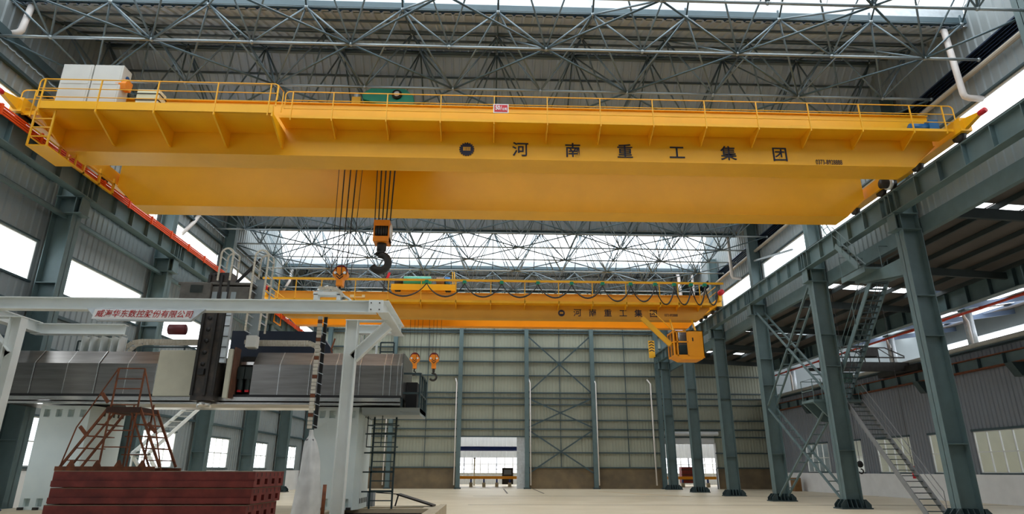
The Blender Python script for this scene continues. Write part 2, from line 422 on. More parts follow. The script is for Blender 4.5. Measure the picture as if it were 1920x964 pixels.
for g in GUT:                                   # gutter beams: bright galvanised face above a painted beam
    for y in (g, g + T2):
        if y > YB: continue
        b.cur = 0; b.box(XL, XR, y - .1, y + .16, 17.7, 18.12 if y == g else 17.9)
        b.cur = 1; b.box(XL, XR, y - .12, y + .2, 17.46 if y == g else 17.5, 17.7)
struct(b.build('trim_8', [GALV, STEELD]))
for g in GUT:                                   # glazed folds
    if g + T2 > YB: continue
    if g < 0:  # unseen fold behind the camera, sheeted over to cut light from there
        b = MB()
        for (t0, t1) in ((T2, T3), (T3, PER)):
            ya, yb = g + t0, g + t1; za, zb = roofz(ya + 1e-6), roofz(yb - 1e-6); corr(b, (XL - .3, ya, za), (1, 0, 0), (0, yb - ya, zb - za), (0, 0, 1), XR - XL + .6, math.hypot(yb - ya, zb - za), .37, -.05, 0)
        struct(b.build('ceiling', ROOF)); continue
    wn += 1; b = MB()
    for (t0, t1) in ((T2, T3), (T3, PER)):
        ya, yb = g + t0, min(g + t1, YB)
        if yb <= ya + .1: continue
        za, zb = roofz(ya + 1e-6), (roofz(yb - 1e-6))
        n = 20
        for i in range(n + 1): x = XL + (XR - XL) * i / n; b.bar((x, ya, za), (x, yb, zb), .04, .05)
        b.bar((XL, (ya + yb) / 2, (za + zb) / 2), (XR, (ya + yb) / 2, (za + zb) / 2), .05, .05)
    o = struct(b.build('window_%d' % wn, LIGHTF)); gl = MB()
    for (t0, t1) in ((T2, T3), (T3, PER)):
        ya, yb = g + t0, min(g + t1, YB)
        if yb <= ya + .1: continue
        za, zb = roofz(ya + 1e-6), roofz(yb - 1e-6)
        gl.add([(XL - .12, ya, za + .04), (XR + .12, ya, za + .04), (XR + .12, yb, zb + .04), (XL - .12, yb, zb + .04)], [(0, 1, 2, 3)])
    gl.build('glass', ROOFGL, o)
# roof space frame
t = thing('roof_space_frame', 'tubular steel space frame carrying the roof above both yellow cranes', 'space frame', (.2, 30, 15.6))
OFF = [-.45, 2.1, 4.75, 7.3, 9.9, 12.5]
rows = [g + o for g in GUT[1:] for o in OFF if 9 < g + o < YB - .5]
lx = [-16.85] + [1.81 + 3.38 * i for i in range(-5, 5)] + [17.3]; ux = [.125 + 3.38 * i for i in range(-5, 6)]
uz = [17.12 if abs(((r + .45 - GUT[1]) % PER + .01) % PER) < .05 else roofz(r) - .22 for r in rows]
lc, uc, dg, br = [], [], [], []
ZL = 15.6
for j, y in enumerate(rows):
    for i in range(len(lx) - 1): lc.append(((lx[i], y, ZL), (lx[i + 1], y, ZL)))
    for i in range(len(ux) - 1): uc.append(((ux[i], y, uz[j]), (ux[i + 1], y, uz[j])))
    for jj in (j - 1, j, j + 1):
        if 0 <= jj < len(rows):
            for i in range(len(lx) - 2):
                a = (lx[i + 1], y, ZL)
                if jj == j or jj == j - 1:
                    for k in (i, i + 1):
                        if k < len(ux): dg.append((a, (ux[k], rows[jj], uz[jj])))
                elif (i + j) % 2 == 0:
                    dg.append((a, (ux[i], rows[jj], uz[jj])))
    if j + 1 < len(rows):
        for i in range(1, len(lx) - 1):
            if i % 2 == (j % 2):
                for k in (i - 1, i + 1): br.append(((lx[i], rows[j + 1], ZL), (lx[k], y, ZL)))
        for i in range(len(ux)): uc.append(((ux[i], y, uz[j]), (ux[i], rows[j + 1], uz[j + 1])))
members(t, 'bottom_chord', lc, .05, TUBE); members(t, 'top_chord', uc, .032, STEELD); members(t, 'diagonal', dg, .034, TUBE2); members(t, 'bracing_tube', br, .038, STEELD)
nb = [(x, y, ZL) for y in rows for x in lx] + [(x, y, uz[j]) for j, y in enumerate(rows) for x in ux]
nb.sort(key=lambda p: (Vector(p) - Vector((0, 0, CAMZ))).length if p[1] > 12 else 999)
for p in nb[:100]: MB().ball(p, .075).build('ball_joint', TUBE, t, True)
b = MB()
for p in nb[100:]: b.ball(p, .075, 6, 4)
b.build('ball_joint', TUBE, t, True)['kind'] = 'stuff'
for y, z in zip(rows, uz):
    b = MB()
    for x in ux: b.tube((x, y, z), (x, y, max(z + .1, roofz(y) - .04) if abs(z - 17.12) > .01 else 17.5), .04, 6)
    o = b.build('roof_prop_row', STEELD, t); o['kind'] = 'stuff'

# ------------------------------------------------------------------ runway girders, crane rails, conductor bars
def runway(side):
    sg = 1 if side == 'right' else -1
    xi, xc = (16.4, 16.6) if sg > 0 else (-15.75, -15.95); ys = COLY if sg > 0 else COLL
    for k, y in enumerate(ys):
        if y + 7.5 < 6 or y > YB - .5: continue
        y1 = min(y + 7.5, YB - .9)
        if y1 - y < 1: continue
        n_ = sum(1 for q in ys[:k] if q + 7.5 >= 6)
        t = thing('runway_girder', '%s bay of the grey-green crane girder on the %s, counted from the camera' % (ORD[n_] if n_ else 'nearest', side), 'girder', (xc, y, 11.7), 'crane runway girders on the %s' % side)
        b = MB(); b.box(xc - .2, xc + .2, y, y1, 11.705, 11.735); b.box(xc - .2, xc + .2, y, y1, 12.55, 12.6); b.box(xc - .012, xc + .012, y, y1, 11.73, 12.55); b.build('beam', STEEL, t)
        m = int((y1 - y) / 1.22)
        for i in range(m):
            yy = y + .5 + i * (y1 - y - 1) / max(1, m - 1)
            MB().box(xc - .19 if sg > 0 else xc + .012, xc - .012 if sg > 0 else xc + .19, yy - .015, yy + .015, 11.75, 12.55).build('stiffener', STEEL, t)
            if 0 < i < m - 1 or True: pass
        for yy in (y + .12, y1 - .12): MB().box(xc - .19, xc + .19, yy - .02, yy + .02, 11.74, 12.55).build('end_stiffener', STEEL, t)
    b = MB(); x = xc; b.box(x - .07, x + .07, 0, YB - .9, 12.6, 12.62); b.box(x - .02, x + .02, 0, YB - .9, 12.62, 12.7); b.box(x - .04, x + .04, 0, YB - .9, 12.7, 12.74)
    tag(b.build('crane_rail', DARK), 'steel crane rail on top of the %s runway girder' % side, 'rail')
runway('left'); runway('right')
t = thing('conductor_bars', 'orange conductor bars running the length of the left crane girder', 'conductor rail', (-15.66, 5, 12.55))
for i in range(4): MB().box(-15.735, -15.69, 3, YB - 1.5, 12.42 + i * .085, 12.47 + i * .085).build('bar', BUS, t)
for i, y in enumerate([10.5 + 1.9 * k for k in range(26)]): MB().box(-15.745, -15.66, y - .04, y + .04, 12.38, 12.76).build('bar_clamp', BUS, t)
# crane stop board and far end stops
t = thing('hazard_board', 'small black and yellow chevron board above the far end of the right runway', 'sign', (15.75, 60.5, 12.05))
MB().box(15.45, 16.05, 60.5, 60.53, 12.0, 13.7).build('board', YEL, t)
for i in range(4):
    z = 12.6 + i * .27; b = MB(); b.prism([(15.5, z), (15.75, z + .12), (16.0, z), (16.0, z + .1), (15.75, z + .22), (15.5, z + .1)], 'y', 60.48, 60.5); b.build('chevron', BLACK, t)
MB().box(15.9, 16.5, 60.5, 60.56, 12.0, 12.1).build('bracket', STEEL, t)

tag(MB().box(17.5, 17.74, 8, YB - .9, 10.85, 11.5).build('aisle_edge_beam', STEEL), 'deep steel beam on the aisle side just below the right crane girder', 'beam')
# ------------------------------------------------------------------ hall columns
def column(x0, sg, y, label, group, upper=True):
    t = thing('hall_column', label, 'column', (x0 + sg * .4, y, 0), group)
    xi, xo = x0, x0 + sg * .8; a, c = min(xi, xo), max(xi, xo)
    b = MB(); b.box(min(xi, xi + sg * .03), max(xi, xi + sg * .03), y - .26, y + .26, .1, 11.0); b.box(min(xo, xo - sg * .03), max(xo, xo - sg * .03), y - .26, y + .26, .1, 11.0)
    b.box(a, c, y - .012, y + .012, .1, 11.0); b.build('shaft', STEEL, t)
    for z in (2.6, 6.6, 8.2):
        MB().box(a + .03, c - .03, y - .25, y + .25, z, z + .03).build('stiffener_plate', STEEL, t)
    b = MB(); b.box(a - .33, c + .33, y - .42, y + .42, 0, .06)
    b.build('base_plate', DARKGREEN, t)
    g = MB()
    for i in range(5):
        xx = a - .02 + (c - a + .04) * i / 4
        g.prism([(y - .42, .06), (y + .42, .06), (y + .3, .42), (y - .3, .42)], 'x', xx - .02, xx + .02)
    for ss, xe in ((-1, a), (1, c)): 
        for yy in (y - .3, y, y + .3): g.prism([(xe, .06), (xe + ss * .31, .06), (xe + ss * .31, .2), (xe + ss * .1, .42), (xe, .42)], 'y', yy - .02, yy + .02)
    g.build('base_gusset', DARKGREEN, t)
    b = MB(); x2 = x0 - sg * .28; b.box(min(x2, xo), max(x2, xo), y - .28, y + .28, 10.98, 11.02); b.box(min(x2, xo), max(x2, xo), y - .28, y + .28, 11.66, 11.7)
    b.box(min(x0 - sg * .2, xo), max(x0 - sg * .2, xo), y - .02, y + .02, 11.02, 11.66)
    for xx in (x0 - sg * .2, x0 + sg * .02, xo - sg * .05): b.box(xx - .015, xx + .015, y - .26, y + .26, 11.02, 11.66)
    b.build('corbel', STEEL, t)
    if upper:
        xa = x0 + sg * .18; xb = xa + sg * .64
        b = MB(); b.box(min(xa, xa + sg * .03), max(xa, xa + sg * .03), y - .22, y + .22, 11.7, 17.3); b.box(min(xb, xb - sg * .03), max(xb, xb - sg * .03), y - .22, y + .22, 11.7, 17.3); b.box(min(xa, xb), max(xa, xb), y - .012, y + .012, 11.7, 17.3)
        b.build('upper_shaft', STEEL, t)
    return t
vis = [k for k, y in enumerate(COLY) if y > 6]
for k in vis:
    n_ = k - vis[0]
    column(16.65, 1, COLY[k], '%s grey-green H column of the right row, counted from the camera' % ORD[n_], 'columns of the right row')
visl = [k for k, y in enumerate(COLL) if y > 6]
for k in visl:
    n_ = k - visl[0]
    column(-16.05, -1, COLL[k], '%s blue-grey H column of the left row, counted from the camera' % ORD[n_], 'columns of the left row')
# longitudinal strut under the left girder
b = MB(); b.box(-16.55, -16.4, 8, YB - .9, 10.85, 10.98); tag(b.build('longitudinal_strut', STEEL), 'long channel strut below the left crane girder', 'beam')

# X bracing between the right columns
def laced(parent, p, q, wx=.5, pitch=.75, name='lacing_bar'):
    p = Vector(p); q = Vector(q); s_ = Vector((wx / 2, 0, 0))
    for g in (-1, 1): MB().bar(p + s_ * g, q + s_ * g, .09, .09).build('brace', STEEL, parent)
    L = (q - p).length; n = int(L / pitch)
    for i in range(1, n): c = p + (q - p) * i / n; MB().bar(c - s_, c + s_, .03, .05).build(name, STEEL, parent)
t = thing('cross_bracing', 'laced X bracing between the second and third visible columns on the right', 'bracing', (17.05, 35, 0))
y0, y1 = COLY[5] + .3, COLY[6] - .3
laced(t, (17.05, y0, 5.4), (17.05, y1, 11.1)); laced(t, (17.05, y0, 11.1), (17.05, y1, 5.4)); laced(t, (17.05, y0, .3), (17.05, y1, 5.2)); laced(t, (17.05, y0 + .1, 4.82), (17.05, y1, .3))

# rain pipes at the wall tops
def rainpipe(pts, label, r=.11):
    tag(MB().path(pts, r, 12).build('rain_pipe', WPIPE, None, True), label, 'pipe')
rainpipe([(16.83, 19.25, 17.5), (16.83, 19.05, 17.3), (16.84, 18.95, 14.55), (16.88, 18.95, 14.4), (17.03, 18.95, 14.34), (17.5, 18.95, 14.32)], 'thick white rain pipe elbow in the top right corner of the roof')
rainpipe([(-16.57, 19.1, 17.5), (-16.58, 18.98, 16.25), (-16.64, 18.95, 16.13), (-17.0, 18.95, 16.05)], 'thick white rain pipe bending to the wall in the top left corner')
rainpipe([(16.85, 50.1, 17.46), (16.85, 50, 17.0), (16.85, 50, 14.5), (16.9, 50, 14.35), (17.45, 50, 14.3)], 'distant white rain pipe high on the right wall past the far crane')
rainpipe([(16.85, 41.6, 17.5), (16.85, 41.6, 14.6), (16.9, 41.6, 14.45), (17.45, 41.6, 14.4)], 'white rain pipe high on the right wall between the two cranes')
rainpipe([(-16.8, 34.6, 17.46), (-16.85, 34.3, 15.7), (-16.9, 33.9, 15.0), (-16.95, 32.9, 13.9)], 'white rain pipe slanting down the left wall below the near crane')
rainpipe([(-16.35, 50.1, 17.46), (-16.38, 49.8, 16.2), (-16.8, 49.8, 15.4)], 'slanting white rain pipe behind the left end of the far crane')
rainpipe([(15.6, 50.1, 17.46), (15.7, 50, 17.0), (15.8, 50, 14.0), (15.8, 50.0, 13.6)], 'white rain pipe behind the right end of the far crane', .14)
t = thing('access_ladder', 'thin wall ladder above the right crane girder under the near crane end', 'ladder', (17.2, 31, 12.8))
for g in (-.22, .22): MB().bar((17.2, 29.2 + g, 12.7), (17.2, 32.2 + g, 17.6), .04, .04).build('stringer', STEEL, t)
for i in range(14): f = i / 13; MB().bar((17.2, 29.2 - .22 + 3 * f, 12.8 + 4.7 * f), (17.2, 29.2 + .22 + 3 * f, 12.8 + 4.7 * f), .03, .03).build('rung', STEEL, t)
t = thing('wall_strut', 'short diagonal steel strut between the right wall and the third upper column', 'strut', (17.2, 38, 14))
MB().bar((17.1, 38.3, 14.6), (17.1, 33.2, 13.6), .1, .1).build('strut_tube', TUBE, t)

# ------------------------------------------------------------------ right aisle: outer wall, low roof, neighbour hall
awin = []
for yc in (20.2, 26.9, 34.4, 38.9, 43.9, 48.6, 54.4):
    awin.append((yc - (2. if yc in (34.4, 43.9, 54.4, 26.9, 20.2) else 1.0), yc + (1.7 if yc in (34.4, 43.9, 54.4, 26.9, 20.2) else 1.0), 1.58, 3.8))
b = MB()
for (u0, u1, v0, v1) in holes_rects(YA, YB, 1.5, 8.1, awin):
    corr(b, (XW, u0, 0), (0, 1, 0), (0, 0, 1), (-1, 0, 0), u1 - u0, v1, .3, .05, u0 - YA, v0)
b.cur = 1; b.box(XW - .14, XW + .15, YA, YB - .15, 0, 1.5)
b.cur = 2
for y0, y1, z0, z1 in awin: b.box(XW - .1, XW + .1, y0 - .1, y1 + .1, z1, z1 + .12); b.box(XW - .12, XW + .1, y0 - .05, y1 + .05, z0 - .06, z0)
b.box(XW - .1, XW + .1, YA, YB, 8.1, 8.2)
struct(b.build('wall_aisle', [SHEETR, WHITE, GIRT]))
for y0, y1, z0, z1 in awin: window(XW + .02, y0, y1, z0, z1, 4 if y1 - y0 > 2.5 else 2, 2, 1)
slope = .055
def az(x): return 12.45 - slope * (x - XR)
strips = []
sk = {24.0: [(18.1, 19.5), (19.6, 21.0), (21.1, 22.5), (22.6, 24.0), (24.1, 25.5), (25.6, 27.0)], 36.1: [(18.1, 19.5), (19.6, 21.0), (21.1, 22.5), (22.6, 24.0), (24.1, 25.5), (25.7, 27.2)],
      48.9: [(18.1, 19.5), (19.6, 21.0), (21.1, 22.5), (22.6, 24.0), (24.1, 25.5), (25.6, 27.0)], 11.5: [(18.1, 19.5), (21.1, 22.5), (24.1, 25.5)], 58.6: [(19.6, 21.0), (22.6, 24.0)]}
ah = [(x0, x1, y - .55, y + .55) for y, xs in sk.items() for x0, x1 in xs]
b = MB()
for (u0, u1, v0, v1) in holes_rects(XR + .25, XW + .4, YA, YB, ah):
    b.add([(u0, v0, az(u0)), (u1, v0, az(u1)), (u1, v1, az(u1)), (u0, v1, az(u0))], [(0, 1, 2, 3)])
    b.add([(u0, v0, az(u0) + .06), (u1, v0, az(u1) + .06), (u1, v1, az(u1) + .06), (u0, v1, az(u0) + .06)], [(3, 2, 1, 0)])
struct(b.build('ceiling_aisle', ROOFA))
b = MB()
for x0, x1, y0, y1 in ah: b.add([(x0, y0, az(x0) + .03), (x1, y0, az(x1) + .03), (x1, y1, az(x1) + .03), (x0, y1, az(x0) + .03)], [(0, 1, 2, 3)])
wn += 1; struct(b.build('window_%d' % wn, ROOFGL))
b = MB()
x = XR + .5
while x < XW: b.box(x - .05, x + .05, YA, YB, az(x) - .24, az(x) - .02); x += 1.5
for y in COLY:
    b.prism([(XR - .05, az(XR) - .25), (XW, az(XW) - .25), (XW, az(XW) - .6), (XR - .05, az(XR) - .75)], 'y', y - .08, y + .08)
struct(b.build('trim_9', mat('dark_purlin', (52, 62, 64), .6, 0, .1, 2)))
# outer columns and far runway beam of the neighbouring hall
for i, y in enumerate([27.6, 35.2, 42.7, 50.2, 57.7]):
    t = thing('aisle_column', '%s slender steel column above the aisle wall gutter, counted from the camera' % ORD[i], 'column', (XW + .5, y, 8.2), 'columns above the aisle wall')
    b = MB(); b.tube((XW + .5, y, 8.2), (XW + .5, y, 10.68), .26, 16); b.build('shaft', GALV, t, True)
    MB().box(XW + .2, XW + .8, y - .3, y + .3, 10.6, 10.7).build('cap_plate', STEEL, t)
    b = MB(); b.path([(XW + .1, y - .2, 10.5), (XW + .15, y - .2, 10.2), (XW + .2, y - .32, 9.9), (XW + .2, y - .32, 8.3)], .07, 8)
    b.build('rain_pipe', WPIPE, t, True)
ys_ = [15.0 + 7.5 * k for k in range(7)]
for i, y in enumerate(ys_):
    if y + 7.5 > YB: continue
    t = thing('outer_runway_beam', '%s bay of the stiffened beam above the aisle wall, counted from the camera' % ORD[i], 'girder', (27.3, y, 10.7), 'runway beams above the aisle wall')
    b = MB(); b.box(27.05, 27.55, y, y + 7.48, 10.7, 10.74); b.box(27.05, 27.55, y, y + 7.48, 11.74, 11.78); b.box(27.29, 27.31, y, y + 7.48, 10.74, 11.74); b.build('beam', STEEL, t)
    for k in range(5): MB().box(27.08, 27.29, y + .35 + 1.7 * k, y + .38 + 1.7 * k, 10.74, 11.74).build('stiffener', GIRT, t)
    MB().box(27.02, 27.1, y, y + 7.48, 11.8, 11.86).build('rusty_rail', RUSTY, t)
t = thing('red_pipe', 'long red pipe running under the beam above the aisle wall', 'pipe', (27.2, 15, 10.27))
b = MB(); b.tube((27.2, 12, 10.27), (27.2, YB - .3, 10.27), .07, 10); b.build('pipe_run', REDP, t, True)
for y in range(15, 62, 3): MB().tube((27.2, y, 10.27), (27.2, y + .22, 10.27), .09, 10).build('coupling', REDP, t, True)
t = thing('grey_gutter_pipe', 'fat grey pipe along the top of the dark ribbed aisle wall', 'pipe', (27.15, 8, 8.3))
MB().tube((27.15, 8, 8.33), (27.15, YB - .3, 8.33), .15, 14).build('pipe_run', mat('grey_pipe', (176, 174, 166), .5, 0, .08, 3), t, True)
MB().box(26.98, 27.34, 8, YB - .3, 8.1, 8.16).build('support_shelf', GIRT, t)
t = thing('wall_crane_rail', 'rust-edged wall mounted crane girder with stiffeners below the grey pipe', 'girder', (27.05, 8, 7.0))
MB().box(27.2, 27.22, 8, YB - .5, 7.05, 7.6).build('web', STEEL, t)
MB().box(26.95, 27.4, 8, YB - .5, 7.6, 7.64).build('top_flange', RUSTY, t); MB().box(26.95, 27.4, 8, YB - .5, 7.0, 7.05).build('bottom_flange', RUSTY, t)
for k in range(26): MB().box(27.0, 27.2, 16 + 1.8 * k, 16.04 + 1.8 * k, 7.05, 7.6).build('stiffener', GIRT, t)
for y in [16.6 + 7.5 * k for k in range(6)]: MB().prism([(26.7, 7.0), (27.4, 7.0), (27.4, 6.3), (27.1, 6.3)], 'y', y - .25, y + .25).build('wall_bracket', DARKGREEN, t)
# small dark wall crane in the aisle
t = thing('wall_crane', 'dark steel lattice wall crane arm reaching from the aisle wall behind the stairs', 'crane', (26.8, 40, 7.7))
MB().box(21.2, 26.9, 39.6, 39.9, 7.75, 8.3).build('main_beam', DARK, t); MB().box(21.2, 26.9, 41.2, 41.4, 7.95, 8.15).build('rear_beam', DARK, t)
MB().box(26.6, 27.1, 38.4, 42.6, 7.68, 8.05).build('end_carriage', DARK, t)
b = MB(); b.bar((21.2, 39.75, 9.25), (25.6, 39.75, 9.25), .05, .07); b.bar((25.6, 39.75, 9.25), (26.8, 39.75, 8.7), .05, .07); b.bar((21.2, 39.75, 8.62), (26.8, 39.75, 8.62), .05, .08)
for i in range(6): x = 21.3 + .95 * i; b.bar((x, 39.75, 8.3), (x, 39.75, 9.25), .05, .05); b.bar((x, 39.75, 9.25), (x + .95 if i < 5 else x, 39.75, 8.6), .04, .04)
b.build('lattice', DARK, t)
MB().box(24.0, 24.9, 39.4, 39.9, 8.65, 9.15).build('hoist_motor', DARK, t); MB().box(21.8, 22.7, 38.9, 39.5, 6.9, 7.5).build('counter_box', mat('dull_green_box', (30, 66, 56), .5, 0, .1, 3), t)
# neighbouring hall: roof with light strips, far wall
nsk = [(x, x + 1.7, y, y + 6.6) for x in (30.5, 34.5, 38.5, 42.5) for y in [6 + 7.5 * k for k in range(8)]]
def nz(x): return 12.9 + .14 * (x - 27.9)
b = MB()
for (u0, u1, v0, v1) in holes_rects(XW + .4, 47, YA, YB, nsk): b.add([(u0, v0, nz(u0)), (u1, v0, nz(u1)), (u1, v1, nz(u1)), (u0, v1, nz(u0))], [(0, 1, 2, 3)])
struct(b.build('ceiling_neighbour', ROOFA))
b = MB()
for y in [8.5 + 7.5 * k for k in range(8)]: b.prism([(XW + .4, nz(XW) - .15), (47, nz(47) - .1), (47, nz(47) - .5), (XW + .4, nz(XW) - .6)], 'y', y - .08, y + .08)
for x in (29.5, 31.9, 33.3, 36, 38, 41, 44): b.box(x - .05, x + .05, YA, YB, nz(x) - .2, nz(x) - .02)
struct(b.build('trim_10', mat('blue_grey_rafter', (82, 98, 122), .5, 0, .06, 2)))
b = MB(); b.box(47, 47.2, YA, YB, 0, 8.5); b.box(47, 47.2, YA, YB, 14, 16); struct(b.build('wall_neighbour', SHEETL))
struct(MB().box(34, 34.2, 12, YB - .3, 0, 5.2).build('wall_neighbour_inner', mat('pale_cream_sheet', (226, 224, 204), .6, 0, .04, 1)))
b = MB(); b.box(XW + .1, 47, YB, YB + .2, 0, 16); struct(b.build('wall_neighbour_back', SHEETL))

# ------------------------------------------------------------------ yard seen through the end doors
b = MB(); b.box(-14, 36, YB + .3, 78, 9, 9.1); b.box(-14, -13.9, YB + .3, 82, 0, 9); b.box(36, 36.1, YB + .3, 82, 0, 9); struct(b.build('ceiling_yard', SHEETR))
b = MB()
for (u0, u1, v0, v1) in holes_rects(-12, 34, 0, 9, [(-11, 33, 1.3, 3.15)]): corr(b, (u0, 82, 0), (1, 0, 0), (0, 0, 1), (0, -1, 0), u1 - u0, v1, .45, .04, u0, v0)
struct(b.build('wall_yard', PALE))
for i in range(11):
    x0 = -11 + 4 * i; wn += 1; b = MB()
    for k in range(5): b.box(x0 + k - .05, x0 + k + .05, 81.9, 82.05, 1.3, 3.15)
    for z in (1.3, 1.75, 2.2, 2.35, 3.15): b.box(x0, x0 + 4, 81.92, 82.03, z - .04, z + .04)
    struct(b.build('window_%d' % wn, LIGHTF))
    b = MB(); b.box(x0, x0 + 4, 82.0, 82.02, 2.35, 3.15); 
t = thing('blue_pipe', 'big dark blue pipe seen through the open end door', 'pipe', (0, 72, 3.85))
MB().tube((-9, 72, 3.88), (3.9, 72, 3.88), .24, 16).build('pipe_run', BLUEP, t, True)
for x in (-3.2, 3.75): MB().box(x - .12, x + .12, 71.9, 72.1, 0, 3.65).build('post', GALV, t)
def outbeam(x0, x1, label):
    t = thing('yard_bench', label, 'beam', ((x0 + x1) / 2, 70, 0))
    MB().box(x0, x1, 69.9, 70.15, .78, 1.06).build('orange_beam', ORNG, t)
    x = x0 + .5
    while x < x1: MB().box(x - .17, x + .17, 69.85, 70.2, 0, .42).build('concrete_block', CONCP, t); MB().box(x - .08, x + .08, 69.95, 70.1, .42, .78).build('blue_leg', BLUEP, t); x += 1.35
outbeam(-5, 3.4, 'long orange beam on concrete blocks outside the big end door')
outbeam(16, 26, 'long orange beam on concrete blocks outside the aisle door')
t = thing('control_cabinet', 'dark control cabinet standing behind the orange beam outside', 'cabinet', (2.1, 72.5, 0))
MB().box(1.5, 2.7, 72.3, 72.9, .2, 1.9).build('body', DARK, t); MB().box(1.7, 2.5, 72.27, 72.3, 1.2, 1.7).build('panel', SHEETR, t)
t = thing('red_machine', 'dark red machine seen through the aisle door behind the columns', 'machine', (24, 76, 0))
MB().box(22.0, 23.6, 75, 76, .3, 2.05).build('body', mat('dark_red_paint', (120, 34, 30), .6, 0, .1, 3), t)
for z in (.6, 1.2, 1.7): MB().box(21.95, 23.65, 74.96, 75, z, z + .07).build('rib', DARK, t)
t = thing('flood_light_pole', 'slim lamp pole standing outside the open end door', 'pole', (-1.6, 76, 0))
MB().tube((-1.6, 76, 0), (-1.6, 76, 2.9), .09, 8).build('pole', mat('cream_post', (206, 200, 176), .6, 0, .05, 3), t); MB().box(-1.75, -1.45, 75.9, 76.1, 2.9, 3.0).build('cap', DARK, t)

# ------------------------------------------------------------------ stairs and platforms by the right columns
def stair(parent, x0, x1, p, q, n, mstr=STEEL, mtread=DARKGREEN, rail=None):
    (ya, za), (yb, zb) = p, q
    for x in (x0, x1): MB().bar((x, ya, za), (x, yb, zb), .05, .24).build('stringer', mstr, parent)
    for i in range(n):
        f = (i + .6) / n; y = ya + (yb - ya) * f; z = za + (zb - za) * f; MB().box(x0 + .02, x1 - .02, y - .1, y + .1, z - .015, z + .015).build('tread', mtread, parent)
    if rail:
        for x in rail:
            MB().path([(x, ya, za), (x, ya, za + .9), (x, yb, zb + .95)], .02, 6).build('handrail', mstr, parent)
            MB().path([(x, ya, za + .5), (x, yb, zb + .5)], .014, 6).build('mid_rail', mstr, parent)
            for f in (.33, .66): y = ya + (yb - ya) * f; z = za + (zb - za) * f; MB().tube((x, y, z), (x, y, z + .93), .018, 6).build('baluster', mstr, parent)
t = thing('lower_stairs', 'long open steel stairs rising from the floor to the landing on the right column', 'stairs', (18, 26.8, 0))
stair(t, 17.6, 18.42, (26.6, -.0), (31.2, 4.95), 22, mat('stair_grey', (128, 130, 132), .5, 0, .08, 3), DARKGREEN, (18.46,))
t = thing('stair_landing', 'steel landing with railings halfway up the second right column', 'landing', (17.4, 31.8, 4.9))
MB().box(16.1, 18.5, 31.35, 32.6, 4.93, 5.05).build('deck', STEEL, t)
MB().prism([(16.1, 4.93), (17.45, 4.93), (17.45, 4.0), (16.9, 4.05)], 'y', 31.4, 31.5).build('bracket', STEEL, t); MB().prism([(16.1, 4.93), (17.45, 4.93), (17.45, 4.0), (16.9, 4.05)], 'y', 32.45, 32.55).build('bracket', STEEL, t)
for pts in ([(16.15, 31.4, 5.05), (16.15, 31.4, 6.05), (16.15, 32.55, 6.05), (16.15, 32.55, 5.05)], [(16.15, 31.4, 5.5), (16.15, 32.55, 5.5)], [(16.15, 32.55, 6.05), (17.5, 32.55, 6.05), (17.5, 32.55, 5.05)], [(18.45, 31.4, 5.05), (18.45, 31.4, 6.05), (18.45, 32.2, 6.05), (18.45, 32.2, 5.05)], [(16.15, 31.4, 6.05), (16.6, 31.4, 6.05), (16.6, 31.4, 5.05)]):
    MB().path(pts, .022, 6).build('railing', STEEL, t)
t = thing('upper_stairs', 'steep upper stairs climbing from the landing to the high platform', 'stairs', (18, 30, 5.05))
stair(t, 17.6, 18.42, (32.4, 5.06), (27.45, 10.05), 22, STEEL, DARKGREEN, (17.55, 18.46))
t = thing('high_platform', 'small railed platform bracketed off the nearest visible right column below the girder', 'platform', (17.5, 26.5, 10))
MB().box(16.3, 18.6, 25.6, 27.5, 10.02, 10.12).build('deck', STEEL, t)
MB().prism([(23.8, 10.02), (27.5, 10.02), (27.5, 9.9), (23.8, 9.25)], 'x', 16.9, 16.98).build('bracket', STEEL, t); MB().prism([(23.8, 10.02), (27.5, 10.02), (27.5, 9.9), (23.8, 9.25)], 'x', 17.3, 17.38).build('bracket', STEEL, t)
MB().box(16.26, 16.3, 25.6, 27.5, 9.9, 10.14).build('toe_board', STEEL, t)
for pts in ([(16.3, 27.45, 10.1), (16.3, 27.45, 11.15), (16.9, 27.45, 11.15), (17.4, 27.45, 11.15), (17.4, 27.45, 10.1)], [(18.55, 25.7, 10.1), (18.55, 25.7, 11.1), (18.55, 27.4, 11.1), (18.55, 27.4, 10.1)], [(18.55, 25.7, 10.6), (18.55, 27.4, 10.6)], [(17.1, 25.65, 10.1), (17.1, 25.65, 11.1), (18.5, 25.65, 11.1)]):
    MB().path(pts, .02, 6).build('railing', STEEL, t)
t = thing('girder_stairs', 'short flight of steps from the high platform up to the right crane girder', 'stairs', (16.6, 25.8, 10.1))
stair(t, 16.08, 16.36, (25.7, 10.15), (27.2, 11.65), 6, STEEL, DARKGREEN, (16.05,))
t = thing('hanging_hook', 'small dark chain hook hanging in the aisle beside the second right column', 'hook', (18.85, 33, 1.9))
MB().tube((18.85, 33, 2.15), (18.85, 33, 12.35), .012, 6).build('chain', ROPE, t); MB().ball((18.85, 33, 2.0), .17, 10, 6, (1, .6, 1)).build('block', BLACK, t, True)
MB().path([(18.85 + .11 * math.cos(a), 33, 1.66 + .11 * math.sin(a)) for a in [PI / 2 - i * .5 for i in range(10)]], .035, 8).build('hook', BLACK, t, True)
t = thing('pendant_control', 'slim hanging pendant with a red tip beside the lower stairs', 'control', (19.6, 30, 3))
MB().tube((19.6, 30, 1.9), (19.6, 30, 12.3), .012, 6).build('cable', ROPE, t); MB().box(19.54, 19.66, 29.95, 30.05, 1.35, 1.9).build('handle', RED, t)
tag(MB().box(26.3, 26.9, 56.6, 57.3, 0, 1.1).build('crate', mat('brown_crate', (128, 92, 52), .8, 0, .15, 4)), 'brown box standing at the far end of the white aisle dado', 'box')

